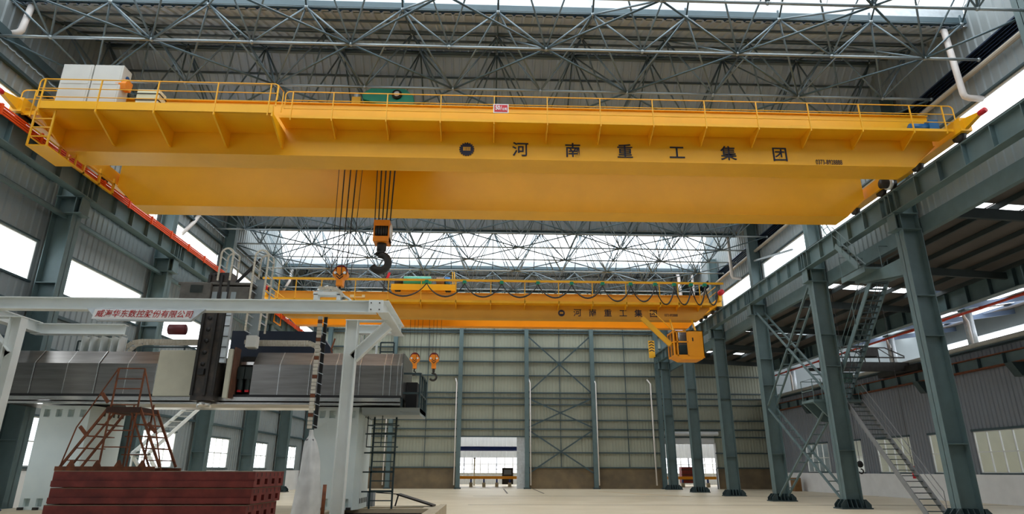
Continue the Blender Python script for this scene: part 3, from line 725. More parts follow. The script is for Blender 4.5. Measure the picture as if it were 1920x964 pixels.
# ------------------------------------------------------------------ overhead cranes
def gear_badge(parent, x, y, z, r):
    b = MB(); pts = []
    for i in range(18):
        for a, rr in ((0, 1.), (.45, 1.), (.5, .88), (.95, .88)):
            t_ = 2 * PI * (i + a) / 18; pts.append((x + r * rr * math.cos(t_), z + r * rr * math.sin(t_)))
    b.prism(pts, 'y', y - .012, y); o = b.build('emblem', NAVY, parent)
    m = MB()
    for k, (dx, w_) in enumerate(((-.42, .09), (-.26, .09), (-.1, .06), (.04, .1), (.2, .05), (.32, .1))): m.box(x + dx * r * 1.1, x + (dx + w_) * r * 1.1, y - .018, y - .012, z - .22 * r, z + .22 * r)
    m.box(x - .5 * r, x + .5 * r, y - .018, y - .012, z + .24 * r, z + .3 * r)
    m.build('emblem_mark', YEL, o)
def girder(parent, y0, y1, xl, xr, zb, zt, m, name='box_girder', rise=.85, run=.9):
    def sec(ya, yb, z_off=0.): return [(xl, zt), (xl, zb + rise), (xl + run, zb), (xr - run, zb), (xr, zb + rise), (xr, zt)]
    b = MB(); b.prism(sec(0, 0), 'y', y0 + .07, y1 - .07)
    b.box(xl, xr, y0, y1, zt, zt + .03); b.box(xl + run, xr - run, y0, y1, zb - .03, zb)
    for (xa, xb) in ((xl, xl + run), (xr, xr - run)):
        b.add([(xa, y0, zb + rise), (xa, y1, zb + rise), (xb, y1, zb), (xb, y0, zb), (xa, y0, zb + rise - .03), (xa, y1, zb + rise - .03), (xb, y1, zb - .03), (xb, y0, zb - .03)], [(0, 1, 2, 3), (4, 7, 6, 5), (0, 3, 7, 4), (1, 5, 6, 2)])
    return b.build(name, m, parent)
def hookblock(name, label, x, y, ztop, w_, h, rope_top, nrope, spread, hook_h, parent_style='big', mirror=1):
    t = thing(name, label, 'hook', (x, y, ztop - h))
    big = parent_style == 'big'
    if parent_style == 'big':
        b = MB(); b.box(x - w_ / 2, x - w_ / 2 + .05, y - .3, y + .3, ztop - h, ztop); b.box(x + w_ / 2 - .05, x + w_ / 2, y - .3, y + .3, ztop - h, ztop)
        b.box(x - w_ / 2, x + w_ / 2, y - .33, y - .28, ztop - .28 * h, ztop); b.box(x - w_ / 2, x + w_ / 2, y - .33, y + .33, ztop - h, ztop - .76 * h); b.build('block_frame', HOOKO, t, bevel=.02)
        for k in range(5): xx = x - w_ / 2 + .12 + k * (w_ - .24) / 4; MB().tube((xx - .035, y, ztop - .45 * h), (xx + .035, y, ztop - .45 * h), .3, 18).build('sheave', DARK, t, True)
        g = MB(); g.tube((x + w_ / 2, y, ztop - .45 * h), (x + w_ / 2 + .04, y, ztop - .45 * h), .3, 20); g.build('side_disc', WHITE, t, True)
    else:
        r = w_ / 2
        pts = [(x - .5 * r, ztop + .1), (x + .5 * r, ztop + .1), (x + r, ztop - .18 * h), (x + .98 * r, ztop - .38 * h), (x + .45 * r, ztop - .56 * h), (x + .45 * r, ztop - h), (x - .45 * r, ztop - h), (x - .45 * r, ztop - .56 * h), (x - .98 * r, ztop - .38 * h), (x - r, ztop - .18 * h)]
        MB().prism(pts, 'y', y - .16, y + .16).build('block_frame', HOOKO, t, bevel=.02)
        MB().tube((x, y - .1, ztop - .1 * h), (x, y + .1, ztop - .1 * h), .95 * r, 20).build('sheave', mat('maroon_sheave', (112, 22, 30), .5, 0, .1, 4), t, True)
        for sx in (-1, 1):
            MB().tube((x + sx * .62 * r, y - .19, ztop - .2 * h), (x + sx * .62 * r, y - .15, ztop - .2 * h), .2 * r, 10).build('white_disc', WHITE, t)
        for k in range(2):
            zz = ztop - .2 * h - k * .16 * h; MB().prism([(x - .45 * r, zz), (x, zz - .18 * h), (x + .45 * r, zz), (x + .45 * r, zz - .07 * h), (x, zz - .25 * h), (x - .45 * r, zz - .07 * h)], 'y', y - .175, y - .158).build('chevron', BLACK, t)
    zb = ztop - h
    for k in range(nrope):
        f = (k - (nrope - 1) / 2) / max(1, nrope - 1); yy = y + (.18 if k % 2 else -.18)
        MB().tube((x + f * spread * .72, yy, ztop - .2), (x + f * spread, yy * 1.0, rope_top), .013 if parent_style != 'big' else .02, 6).build('rope', ROPE, t)
    hs = hook_h; pts = [(x, y, zb + .05), (x, y, zb - .30 * hs)]
    for i in range(15):
        a = PI * .62 - i * (PI * 1.45 / 14); pts.append((x - .02 + mirror * (.27 * hs * math.cos(a)), y, zb - .66 * hs + .27 * hs * math.sin(a)))
    r0 = (.125 if big else .085) * hs; b = MB(); b.path(pts, r0, 10)
    b.build('hook', DARK, t, True); MB().tube((x, y, zb - .25 * hs), (x, y, zb + .08), (.16 if big else .11) * hs, 12).build('shank', DARK, t, True)
    return t
CN = '\u6cb3\u5357\u91cd\u5de5\u96c6\u56e2'
def trolley(label, x0, x1, y0, y1, zb, zf, m):
    t = thing('crane_trolley', label, 'trolley', ((x0 + x1) / 2, (y0 + y1) / 2, zb))
    b = MB()
    for y in (y0, y1): b.box(x0, x1, y - .12, y + .12, zb + .2, zf)
    for x in (x0 + .1, (x0 + x1) / 2, x1 - .1): b.box(x - .1, x + .1, y0, y1, zb + .25, zf - .05)
    b.box(x0 + .15, x1 - .15, y0 + .1, y1 - .1, zb + .28, zb + .31)
    b.build('frame', m, t)
    for y in (y0, y1):
        for x in (x0 + .5, x1 - .5): MB().tube((x, y - .08, zb + .22), (x, y + .08, zb + .22), .22, 16).build('wheel', DARK, t, True)
    return t
# --- near crane
t = thing('overhead_crane', 'large yellow double girder overhead crane nearest the camera with big navy lettering', 'crane', (.2, 22.6, 12.05), 'overhead cranes')
girder(t, 19.9, 20.95, -15.6, 16.1, 12.07, 14.15, YEL); girder(t, 24.4, 25.4, -15.6, 16.1, 12.0, 14.15, YEL)
for sx, xc in ((1, 16.6), (-1, -15.95)):
    e_ = MB(); e_.box(xc - .2, xc + .2, 18.9, 26.4, 12.98, 13.5); e_.build('end_carriage', YEL, t)
    for y in (19.3, 21.6, 24.0, 26.0): MB().tube((xc - .09, y, 12.98), (xc + .09, y, 12.98), .24, 18).build('wheel', DARK, t, True)
    o = MB(); o.prism([(18.9, 13.05), (18.9, 13.45), (18.2, 13.3), (18.2, 13.2)], 'x', xc - .07, xc + .07); o = o.build('buffer_arm', YEL, t); MB().tube((xc, 18.22, 13.25), (xc, 17.98, 13.25), .1, 12).build('buffer_pad', RED, o, True)
    # drive motor seen above the walkway
    xm = xc - sx * 1.25
    o = MB().tube((xm - .3, 19.55, 13.42), (xm + .3, 19.55, 13.42), .17, 16).build('drive_motor', BLUEM, t, True)
    MB().box(xm + .3 if sx > 0 else xm - .65, xm + .65 if sx > 0 else xm - .3, 19.35, 19.8, 13.2, 13.66).build('drive_gearbox', BLUEM, t)
MB().tube((15.75, 22.7, 12.72), (16.3, 22.7, 12.72), .2, 16).build('black_motor', BLACK, t, True); MB().tube((16.0, 22.7, 12.72), (16.12, 22.7, 12.72), .26, 16).build('motor_ring', GALV, t, True)
# walkway (right part) and wide platform (left part)
b = MB(); b.box(-7.35, 16.35, 19.2, 19.96, 13.13, 13.17); b.box(-7.35, 16.35, 19.18, 19.21, 13.1, 13.2); b.build('walkway', YEL, t)
b = MB(); b.box(-15.0, -7.35, 18.6, 19.96, 12.91, 12.95); b.box(-15.0, -7.35, 18.57, 18.62, 12.91, 13.2); b.build('cabinet_platform', YEL, t)
b = MB(); b.box(-16.0, -14.9, 19.1, 19.96, 12.98, 13.02); b.box(-16.0, -14.9, 19.08, 19.12, 12.95, 13.1); b.build('side_platform', YEL, t)
for x in [-5.55 + 1.86 * k for k in range(12)]:
    MB().prism([(19.2, 13.13), (19.96, 13.13), (19.96, 12.72), (19.9, 12.72), (19.2, 13.02)], 'x', x - .02, x + .02).build('walkway_bracket', YEL, t)
for x in (-14.95, -13.1, -11.22, -9.26, -7.36):
    MB().prism([(18.58, 13.18), (18.58, 12.8), (19.8, 12.3), (19.96, 12.3), (19.96, 12.93), (18.7, 12.93)], 'x', x - .03, x + .03).build('platform_bracket', YEL, t)
def rail(x0, x1, y, zd, posts, hs=(.3, .62, .98), curl='', m=YELD):
    o = MB(); zt = zd + hs[-1]
    pts = [(x0, y, zd + hs[0]), (x0, y, zt - .12), (x0 + .04, y, zt - .04), (x0 + .12, y, zt), (x1 - .12, y, zt), (x1 - .04, y, zt - .04), (x1, y, zt - .12), (x1, y, zd + hs[0] + .06), (x1 - .08, y, zd + hs[0])]
    o.path(pts, .022, 6)
    for h in hs[:-1]: o.tube((x0, y, zd + h), (x1, y, zd + h), .016, 6)
    o = o.build('handrail', m, t)
    for x in posts: MB().bar((x, y, zd - .12), (x, y, zt), .05, .03, (1, 0, 0)).build('post', m, o)
rail(-7.2, 16.5, 19.18, 13.13, [-5.55 + 1.86 * k for k in range(12)] + [-6.95, 16.1], (.33, .66, 1.0))
rail(-15.1, -7.25, 18.58, 12.93, [-14.95, -13.1, -11.22, -9.26, -7.5], (.42, .74, 1.1))
rail(-16.0, -14.6, 19.08, 13.0, [-15.55, -14.8], (.2, .55, .9))
MB().path([(-7.28, 18.6, 13.2), (-7.28, 18.6, 14.0), (-7.28, 19.15, 14.1), (-7.28, 19.15, 13.3)], .022, 6).build('gate_rail', YELD, t)
# capacity board 50/10t
o = MB().box(.0, .53, 19.12, 19.15, 13.43, 13.78).build('capacity_board', WHITE, t)
MB().box(.035, .495, 19.112, 19.12, 13.465, 13.745).build('red_field', RED, o)
text_mesh('numerals', '50', .23, WHITE, o, (.15, 19.108, 13.62), sx=.72, bold=.006); text_mesh('numerals', '/', .24, WHITE, o, (.268, 19.108, 13.61), sx=.8, bold=.002); text_mesh('numerals', '10', .14, WHITE, o, (.34, 19.108, 13.57), sx=.75, bold=.002); text_mesh('numerals', 't', .17, WHITE, o, (.44, 19.108, 13.59), bold=.006)
for i, ch in enumerate(CN): text_mesh('lettering', ch, .6, NAVY, t, (.98 + 1.872 * i, 19.955, 12.44), bold=.006)
gear_badge(t, -.92, 19.96, 12.44, .27)
text_mesh('phone_number', '0373-8928888', .27, NAVY, t, (12.1, 19.955, 12.19), sx=.62)
for x0 in (14.0, 10.9): o = MB(); o.path([(x0, 19.88, 13.25), (x0, 19.88, 13.62), (x0 + .5, 19.88, 13.62), (x0 + .5, 19.88, 13.25)], .02, 6); o.build('hand_hoop', YELD, t)
# electrical cabinets and resistor box on the wide platform
for k, (x0, x1) in enumerate(((-14.82, -13.8), (-13.76, -12.78))):
    o = MB().box(x0, x1, 19.0, 19.5, 12.96, 14.92).build('electrical_cabinet', CAB, t, bevel=.015)
    MB().box(x0 + .06, x1 - .06, 18.985, 19.0, 14.15, 14.86).build('door', CAB, o); MB().box(x0 + .06, x1 - .06, 18.985, 19.0, 13.1, 14.08).build('door', CAB, o)
MB().prism([(19.05, 14.02), (19.35, 14.05), (19.4, 14.4), (19.1, 14.42), (18.98, 14.2)], 'x', -12.95, -12.6).build('orange_cover', HOOKO, t)
b = MB(); b.tube((-12.78, 19.3, 14.55), (-12.75, 19.3, 14.55), .1, 20); b.build('round_badge', mat('badge_blue', (20, 70, 120), .5, 0, .05, 3), t, True)
o = MB().box(-12.15, -11.4, 19.0, 19.45, 12.96, 13.98).build('resistor_box', VENT, t, bevel=.01)
for z in (13.3, 13.55, 13.8): MB().box(-12.17, -11.38, 18.98, 19.47, z, z + .03).build('slot_line', DARK, o)
# inspection cage under the left end
o = MB().box(-15.12, -14.45, 18.7, 20.2, 11.6, 11.64).build('cage_floor', YEL, t)
b = MB()
for x, y in ((-15.1, 18.72), (-14.47, 18.72), (-15.1, 20.18), (-14.47, 20.18)): b.bar((x, y, 11.62), (x, y, 12.95), .05, .05)
for z in (11.95, 12.28, 12.6, 12.9):
    for y in (18.72, 20.18): b.bar((-15.1, y, z), (-14.47, y, z), .035, .035)
    for x in (-15.1,): b.bar((x, 18.72, z), (x, 20.18, z), .035, .035)
b.build('cage_frame', YELD, t)
b = MB(); b.box(-15.6, -15.52, 21.2, 24.2, 12.3, 12.38); b.box(-15.6, -15.52, 21.2, 24.2, 12.75, 12.8)
for y in (21.25, 22.2, 23.2, 24.15): b.box(-15.6, -15.52, y - .04, y + .04, 12.3, 13.0)
b.build('collector_frame', YELD, t)
# trolley of the near crane
tr = trolley('hoist trolley with a green gearbox on the near yellow crane', -6.6, -2.5, 20.7, 24.9, 14.0, 14.45, YEL)
o = MB(); o.prism([(-5.25, 15.9), (-4.9, 16.15), (-3.95, 16.25), (-3.55, 16.15), (-3.2, 15.85), (-3.15, 15.5), (-3.3, 15.3), (-3.9, 15.2), (-4.5, 15.4), (-5.2, 15.65)], 'y', 21.9, 22.7); gb = o.build('gearbox', GREEN, tr, bevel=.03)
MB().tube((-3.85, 21.82, 15.85), (-3.85, 21.9, 15.85), .2, 20).build('bearing_cap', DARK, gb, True); MB().tube((-3.85, 21.79, 15.85), (-3.85, 21.82, 15.85), .11, 20).build('bearing_ring', WPIPE, gb, True)
MB().box(-5.3, -3.2, 22.0, 22.6, 14.45, 15.45).build('gearbox_base', DARKGREEN, tr); MB().tube((-3.0, 23.6, 15.4), (-.0 - 5.9, 23.6, 15.4), .45, 20).build('rope_drum', DARK, tr, True)
MB().box(-5.65, -5.3, 22.0, 22.5, 14.95, 15.8).build('brake_stand', YELD, tr); MB().tube((-5.5, 22.2, 15.55), (-5.5, 22.2, 16.0), .12, 12).build('brake_thruster', GALV, tr)
MB().tube((-6.05, 22.2, 15.45), (-6.5, 22.2, 15.45), .13, 12).build('small_motor', RED, tr, True); MB().tube((-6.62, 22.2, 15.15), (-6.2, 22.2, 15.15), .24, 14).build('hoist_motor', RED, tr, True)
MB().box(-6.1, -5.7, 22.0, 22.5, 14.9, 15.4).build('coupling_guard', GALV, tr)
hookblock('main_hook_block', 'big orange hook block with a grey hook hanging from the near crane', -4.17, 22.7, 10.68, .6, .86, 14.9, 9, .8, 1.15, 'big', 1)
hookblock('auxiliary_hook_block', 'small orange hook block with black chevrons above the portal frame', -5.6, 22.7, 8.72, .55, .62, 14.9, 8, .9, .4, 'small', 1)
# --- far crane
t = thing('overhead_crane', 'yellow overhead crane farther away with a looping cable festoon and a driver cab', 'crane', (.2, 46.2, 12.05), 'overhead cranes')
girder(t, 44.5, 45.2, -15.6, 16.1, 12.07, 13.9, YEL2); girder(t, 47.2, 47.9, -15.6, 16.1, 12.07, 13.9, ORNG)  # front girder coloured darker for shade, rear one brighter as its lit face
for sx, xc in ((1, 16.6), (-1, -15.95)):
    MB().box(xc - .2, xc + .2, 43.9, 48.6, 12.98, 13.45).build('end_carriage', YEL, t)
    for y in (44.3, 45.4, 47.0, 48.1): MB().tube((xc - .09, y, 12.98), (xc + .09, y, 12.98), .24, 16).build('wheel', DARK, t, True)
    for y in (44.0,): MB().tube((xc - .05 * sx, y - .05, 13.5), (xc - .05 * sx, y - .05, 14.0), .16, 12).build('black_motor', BLACK, t, True)
    o = MB().box(xc - .1, xc + .1, 43.5, 43.95, 13.3, 13.75).build('buffer_arm', YEL, t); MB().tube((xc, 43.5, 13.85), (xc, 43.15, 13.85), .2, 12).build('buffer_pad', RED, o, True)
b = MB(); b.box(-15.7, 16.2, 43.75, 44.56, 13.05, 13.1); b.box(-15.7, 16.2, 43.72, 43.77, 13.0, 13.18); b.build('walkway', YEL, t)
fp = [-15.1, -13.9, -12.1, -9.7, -7.35, -5.0, -2.5] + [2.45 * k + .7 - .7 for k in range(0, 6)] + [13.6, 15.2]
for x in fp:
    MB().bar((x, 43.75, 12.85), (x, 43.75, 14.6), .06, .06, (1, 0, 0)).build('festoon_post', YELD, t)
    MB().prism([(43.75, 13.05), (44.56, 13.05), (44.56, 12.7), (43.8, 12.95)], 'x', x - .02, x + .02).build('walkway_bracket', YEL, t)
MB().box(-16.3, 17.0, 43.7, 43.82, 14.58, 14.72).build('festoon_rail', YELD, t)
for (pts) in ([(-15.9, 43.75, 14.1), (-14.6, 43.75, 13.2)], [(-15.9, 43.75, 13.7), (-15.0, 43.75, 13.1)], [(15.4, 43.75, 13.2), (16.4, 43.75, 14.0)], [(15.4, 43.75, 13.6), (16.4, 43.75, 14.4)]): MB().path(pts, .03, 6).build('end_rail', YELD, t)
hx = [-7.9, -4.62, -1.9, .78, 3.4, 5.85, 8.1, 10.15, 11.95, 13.35, 14.6, 15.6, 16.6]
for x in hx[1:-1]: MB().box(x - .13, x + .13, 43.64, 43.88, 14.4, 14.62).build('festoon_carriage', GREEN, t)
for k, (a, c) in enumerate(zip(hx, hx[1:])):
    sag = .95 if k < 6 else (1.15 if k < 8 else 1.35)
    for d in (0, .07):
        pts = []
        for i in range(13):
            f = i / 12; s_ = 1 - (2 * f - 1) ** 2; pts.append((a + (c - a) * f, 43.74 - d, 14.42 - (sag + d) * s_ ** .85 - .02))
        MB().path(pts, .035, 6).build('festoon_cable', BLACK, t, True)
xs = [6.32 + 1.118 * i for i in range(6)]
for x, ch in zip(xs, CN): text_mesh('lettering', ch, .6, NAVY, t, (x, 44.555, 12.5), bold=.006)
gear_badge(t, 5.16, 44.56, 12.5, .26)
text_mesh('phone_number', '0373-8928888', .27, NAVY, t, (13.2, 44.555, 12.42), sx=.62)
o = MB(); o.path([(-10.1, 44.45, 13.5), (-9.2, 44.45, 13.5)], .03, 6); o.box(-10.15, -9.9, 44.35, 44.56, 13.45, 13.65); o.box(-9.3, -9.1, 44.35, 44.56, 13.45, 13.65); o.build('walkway_lamp', VENT, t)
# driver cab
o = MB(); x0, x1, ya, yb, za, zb = 12.75, 14.85, 42.9, 44.3, 9.05, 10.95
o.box(13.75, x1, ya, ya + .05, za + .1, zb); o.box(x1 - .05, x1, ya, yb, za, zb); o.box(x0, x1, ya, yb, zb - .05, zb); o.box(13.0, x1 - .1, ya + .05, yb - .1, za, za + .06); o.box(x0, x1, yb - .05, yb, za + .1, zb)
for x in (x0, 12.98 + .02, 13.72): o.box(x - .04, x + .04, ya - .0, ya + .07, za + .1, zb)
for z in (za + .1, za + 1.05, zb - .12): o.box(x0, 13.75, ya, ya + .07, z, z + .1); o.box(x0 - .03, x0 + .05, ya, yb, z, z + .1)
for y in (ya, (ya + yb) / 2, yb): o.box(x0 - .03, x0 + .05, y - .04, y + .04, za + .1, zb)
o.prism([(12.75, za + .15), (14.85, za + .15), (14.65, za - .12), (13.3, za - .12)], 'y', ya + .02, yb - .02)
cb = o.build('driver_cab', ORNG, t)
MB().box(13.1, 13.7, ya + .02, ya + .035, za + .2, zb - .12).build('cab_window', CABGL, cb); MB().box(x0, x0 + .02, ya + .05, yb - .05, za + .2, zb - .12).build('cab_window', CABGL, cb); MB().box(14.05, 14.13, ya - .015, ya, 10.2, 10.45).build('door_handle', BLACK, cb)
MB().box(13.3, 13.8, 43.3, 43.8, 9.2, 10.0).build('driver_seat', DARKGREEN, cb)
for x in (13.0, 14.6): MB().bar((x, 43.6, 10.95), (x, 44.3, 12.05), .1, .1).build('cab_hanger', YEL, t)
MB().bar((10.7, 43.2, 11.9), (12.6, 43.2, 10.0), .12, .32).build('cab_stair_stringer', YEL, t); MB().bar((10.9, 43.9, 11.9), (12.7, 43.9, 10.1), .08, .2).build('cab_stair_stringer', YEL, t)
for k in range(7): f = k / 6; MB().box(10.8 + 1.8 * f, 11.0 + 1.8 * f, 43.2, 43.9, 11.8 - 1.8 * f, 11.83 - 1.8 * f).build('cab_stair_tread', YELD, t)
MB().path([(11.2, 43.15, 12.3), (11.6, 43.15, 12.25), (12.9, 43.15, 10.9)], .03, 6).build('cab_stair_rail', YELD, t)
b = MB(); b.path([(-15.3, 44.2, 11.6), (-15.3, 45.6, 11.6), (-15.3, 45.6, 12.6), (-15.3, 44.2, 12.6)], .06, 6, True); b.build('collector_frame', ORNG, t)
tr = trolley('open hoist trolley with a green drum and motors on the far crane', -7.35, -2.65, 45.0, 47.5, 14.0, 14.66, YEL)
MB().tube((-6.5, 45.6, 15.0), (-4.5, 45.6, 15.0), .45, 20).build('rope_drum', GREEN, tr, True); MB().tube((-4.1, 45.8, 15.1), (-3.5, 45.8, 15.1), .34, 18).build('gearbox', mat('brown_gearbox', (120, 86, 48), .6, 0, .1, 4), tr, True)
MB().tube((-3.3, 45.8, 14.85), (-3.3, 45.8, 15.45), .22, 14).build('brake', BLUEM, tr, True); MB().tube((-7.2, 45.6, 15.0), (-6.6, 45.6, 15.0), .22, 14).build('hoist_motor', DARK, tr, True)
MB().path([(-7.9, 44.9, 13.9), (-7.85, 44.9, 15.1), (-7.5, 44.9, 15.6)], .04, 6).build('cable_arm', DARK, tr); MB().bar((-7.72, 44.85, 14.9), (-7.5, 44.85, 15.5), .1, .16).build('red_cover', RED, tr)
for x in (-2.75, -2.6): MB().bar((x, 45.1, 14.1), (x - .15, 45.1, 15.7), .06, .06).build('end_post', YELD, tr)
hookblock('crane_hook_block', 'orange hook block hanging behind the dark machine platform, left of its twin', -5.48, 46.2, 9.56, .72, .92, 14.5, 4, 1.0, .5, 'small', 1)
hookblock('crane_hook_block', 'orange hook block with a free black hook, right one of the far pair', -4.08, 46.2, 9.56, .72, .92, 14.5, 4, 1.0, .9, 'small', 1)

# ------------------------------------------------------------------ machine foundation
b = MB()
for (u0, u1, v0, v1) in holes_rects(-15.6, -1.6, 17.3, 24.6, [(-4.9, -1.95, 19.6, 22.6), (-4.3, -2.2, 22.85, 23.6)]): b.box(u0, u1, v0, v1, .0, .45)
b.box(-1.72, -1.5, 17.3, 24.6, 0, .5)
tag(b.build('machine_foundation', CONCP), 'low concrete foundation platform with open pits under the milling machine', 'platform')
b = MB()
for y in (20.1, 20.8, 21.5, 22.2): b.box(-4.85, -2.0, y - .06, y + .06, .25, .34)
for x in (-4.4, -3.4, -2.5): b.box(x - .05, x + .05, 19.65, 22.55, .15, .25)
tag(b.build('pit_grating', mat('dark_brown_iron', (48, 38, 34), .7, .2, .2, 6)), 'dark iron beams lying in the foundation pit', 'grating')
b = MB(); b.bar((-3.2, 24.2, .85), (-1.9, 24.0, .48), .5, .05); b.bar((-3.2, 24.2, .83), (-3.3, 24.2, .45), .05, .05); b.bar((-4.0, 24.2, .9), (-3.2, 24.2, .85), .03, .03)
tag(b.build('pit_cover_plate', DARK), 'dark tilted cover plate propped up beside the pit', 'plate')
tag(MB().box(-4.35, -4.05, 23.9, 24.4, .45, .95).build('junction_box', SHEETR), 'small grey box beside the foot of the right machine column', 'box')
tag(MB().tube((-4.32, 17.9, .45), (-4.32, 17.9, 1.3), .05, 8).build('steel_pin', RUSTY, None, True), 'upright rusty steel pin near the right machine column', 'pin')

# ------------------------------------------------------------------ gantry milling machine
t = thing('gantry_milling_machine', 'huge gantry milling machine with stainless covers on two pale grey columns', 'machine', (-9.5, 22, .45))
def mcol(x0, x1, y0, y1):
    o = MB(); zt = 3.66
    wins = []
    for zz in (.55, 3.3):
        n = 4
        for k in range(n): cx = x0 + .22 + k * (x1 - x0 - .44) / (n - 1); wins.append((cx - .1, cx + .1, zz, zz + .24))
    for (u0, u1, v0, v1) in holes_rects(x0, x1, .45, zt, wins): o.add([(u0, y0, v0), (u1, y0, v0), (u1, y0, v1), (u0, y0, v1)], [(0, 1, 2, 3)])
    for (u0, u1, v0, v1) in wins:
        o.add([(u0, y0, v0), (u1, y0, v0), (u1, y0, v1), (u0, y0, v1), (u0, y0 + .14, v0), (u1, y0 + .14, v0), (u1, y0 + .14, v1), (u0, y0 + .14, v1)], [(4, 5, 6, 7), (0, 4, 7, 3), (1, 2, 6, 5), (0, 1, 5, 4), (3, 7, 6, 2)])
    c = .42
    o.add([(x0, y0, .45), (x0, y1, .45), (x0, y1, zt), (x0, y0, zt)], [(0, 1, 2, 3)])
    o.add([(x1, y0, .45), (x1 + .12, y0 + c, .45), (x1 + .12, y0 + c, zt), (x1, y0, zt)], [(0, 1, 2, 3)]); o.add([(x1 + .12, y0 + c, .45), (x1 + .12, y1, .45), (x1 + .12, y1, zt), (x1 + .12, y0 + c, zt)], [(0, 1, 2, 3)])
    o.add([(x0, y1, .45), (x1 + .12, y1, .45), (x1 + .12, y1, zt), (x0, y1, zt)], [(0, 1, 2, 3)]); o.add([(x0, y0, zt), (x1, y0, zt), (x1 + .12, y0 + c, zt), (x1 + .12, y1, zt), (x0, y1, zt)], [(0, 1, 2, 3, 4)])
    r = o.build('machine_column', MGREY, t)
    for zz in (.62, 3.36):
        for k in range(5):
            yy = y0 + c + .2 + k * .28; 
            if yy < y1 - .1: MB().box(x1 + .1, x1 + .135, yy - .045, yy + .045, zz, zz + .16).build('side_pocket', DARK, r)
    for k in range(4): cx = x0 + .1 + k * (x1 - x0 - .2) / 3; MB().box(cx - .07, cx + .07, y0 - .1, y0, .45, .53).build('foot_bolt', DARK, r)
    return r
mcol(-5.78, -4.35, 21.8, 23.7); mcol(-14.75, -13.15, 21.8, 23.7)
# cross beam with stainless covers
bx0, bx1 = -16.03, -2.92
b = MB(); b.prism([(21.75, 3.72), (23.8, 3.72), (23.8, 5.3), (21.95, 5.3), (21.75, 4.95)], 'x', bx0 + .05, bx1 - .05); b.build('cross_beam', DARK, t)
def cover(x0, x1, k):
    o = MB(); d = .02 * (k % 2)
    pts = [(21.25 + d, 3.98), (21.25 + d, 4.98), (21.6 + d, 5.43), (21.75 + d, 5.46), (23.9, 5.46), (23.9, 5.4), (21.7 + d, 5.38), (21.32 + d, 4.93), (21.32 + d, 3.98)]
    o.prism(pts, 'x', x0, x1); o = o.build('telescopic_cover', INOX, t)
    MB().prism([(21.235 + d, 3.98), (21.235 + d, 4.985), (21.59 + d, 5.445), (21.62 + d, 5.44), (21.262 + d, 4.96), (21.262 + d, 3.98)], 'x', x1 - .03, x1).build('cover_lip', mat('bright_edge', (206, 206, 206), .25, .8, .05, 3), o)
xs = [-16.03, -14.9, -13.85, -12.85, -11.9, -10.95]
for k in range(5): cover(xs[k], xs[k + 1], k)
xs = [-7.86, -6.95, -5.95, -5.1, -4.3, -3.5, -3.28, -3.05, -2.92]
for k in range(8): cover(xs[k], xs[k + 1], k + 1)
MB().box(bx1 - .02, bx1 + .03, 21.3, 23.8, 3.95, 5.4).build('beam_end_plate', INOX, t)
MB().box(bx0, bx1, 21.22, 21.5, 3.92, 3.99).build('black_wiper', BLACK, t)
b = MB(); b.box(bx0, bx1, 21.12, 21.4, 3.78, 3.9); b.box(bx0, bx1, 21.2, 21.5, 3.68, 3.74); b.build('lower_guideway', INOXB, t); MB().prism([(21.4, 3.74), (22.4, 3.74), (22.2, 3.58), (21.6, 3.6)], 'x', -11.9, -5.75).build('lower_cover', INOXB, t)
# saddle, ram, headstock
MB().box(-10.92, -9.45, 21.15, 21.5, 3.92, 5.42).build('saddle_panel', CREAM, t, bevel=.02)
rm = MB(); rm.box(-9.52, -8.78, 20.75, 21.25, 3.75, 8.0)
rm = rm.build('ram', mat('oily_cast_iron', (52, 52, 53), .4, .5, .3, 5, .05, (84, 74, 66)), t)
for x in (-9.52, -9.12, -8.86): MB().box(x, x + .08, 20.68, 20.76, 3.9, 7.9).build('guide_strip', DARK, rm)
for k in range(9): MB().tube((-9.28, 20.72, 4.9 + .38 * k), (-9.28, 20.76, 4.9 + .38 * k), .07, 12).build('bolt_hole', BLACK, rm, True)
MB().box(-9.38, -9.18, 20.66, 20.74, 4.55, 4.75).build('wiper_block', BLACK, rm)
MB().tube((-9.15, 21.0, 3.55), (-9.15, 21.0, 3.75), .22, 20).build('spindle_nose', INOXB, rm, True)
MB().box(-8.76, -8.6, 20.72, 20.9, 4.95, 7.4).build('scale_cover', GALV, t)
for k in range(6): MB().box(-8.77, -8.59, 20.7, 20.72, 5.1 + .35 * k, 5.12 + .35 * k).build('scale_joint', DARK, t)
MB().box(-8.56, -8.42, 20.85, 21.4, 3.85, 5.42).build('side_rail', CREAM, t); MB().box(-8.41, -8.36, 20.95, 21.4, 3.85, 5.5).build('saddle_plate', mat('brown_edge', (96, 62, 44), .7, 0, .2, 5), t)
for x in (-8.22, -7.97):
    o = MB(); o.tube((x, 21.35, 4.15), (x, 21.35, 4.75), .09, 14); o.box(x - .11, x + .11, 21.25, 21.45, 4.5, 4.9); o = o.build('axis_motor', mat('dark_green_motor', (26, 36, 34), .5, 0, .1, 4), t)
    MB().box(x - .06, x + .06, 21.28, 21.4, 4.08, 4.15).build('red_connector', RED, o)
MB().box(-8.36, -7.86, 21.62, 21.68, 3.98, 5.3).build('recess_plate', DARK, t); MB().box(-8.36, -7.86, 21.5, 21.6, 5.0, 5.1).build('linear_rail', INOXB, t)
hd = MB(); hd.box(-10.35, -9.35, 20.6, 21.6, 6.75, 7.6); hd.box(-9.35, -8.1, 20.7, 21.6, 6.8, 7.5); hd.box(-10.5, -8.05, 20.7, 21.5, 7.55, 7.65)
hd = hd.build('head_unit', mat('grimy_grey', (92, 88, 82), .5, .2, .2, 5), t, bevel=.02)
for x in (-9.3, -8.98, -8.68): MB().box(x, x + .16, 20.66, 20.7, 7.0, 7.3).build('valve_plate', SHEETL, hd)
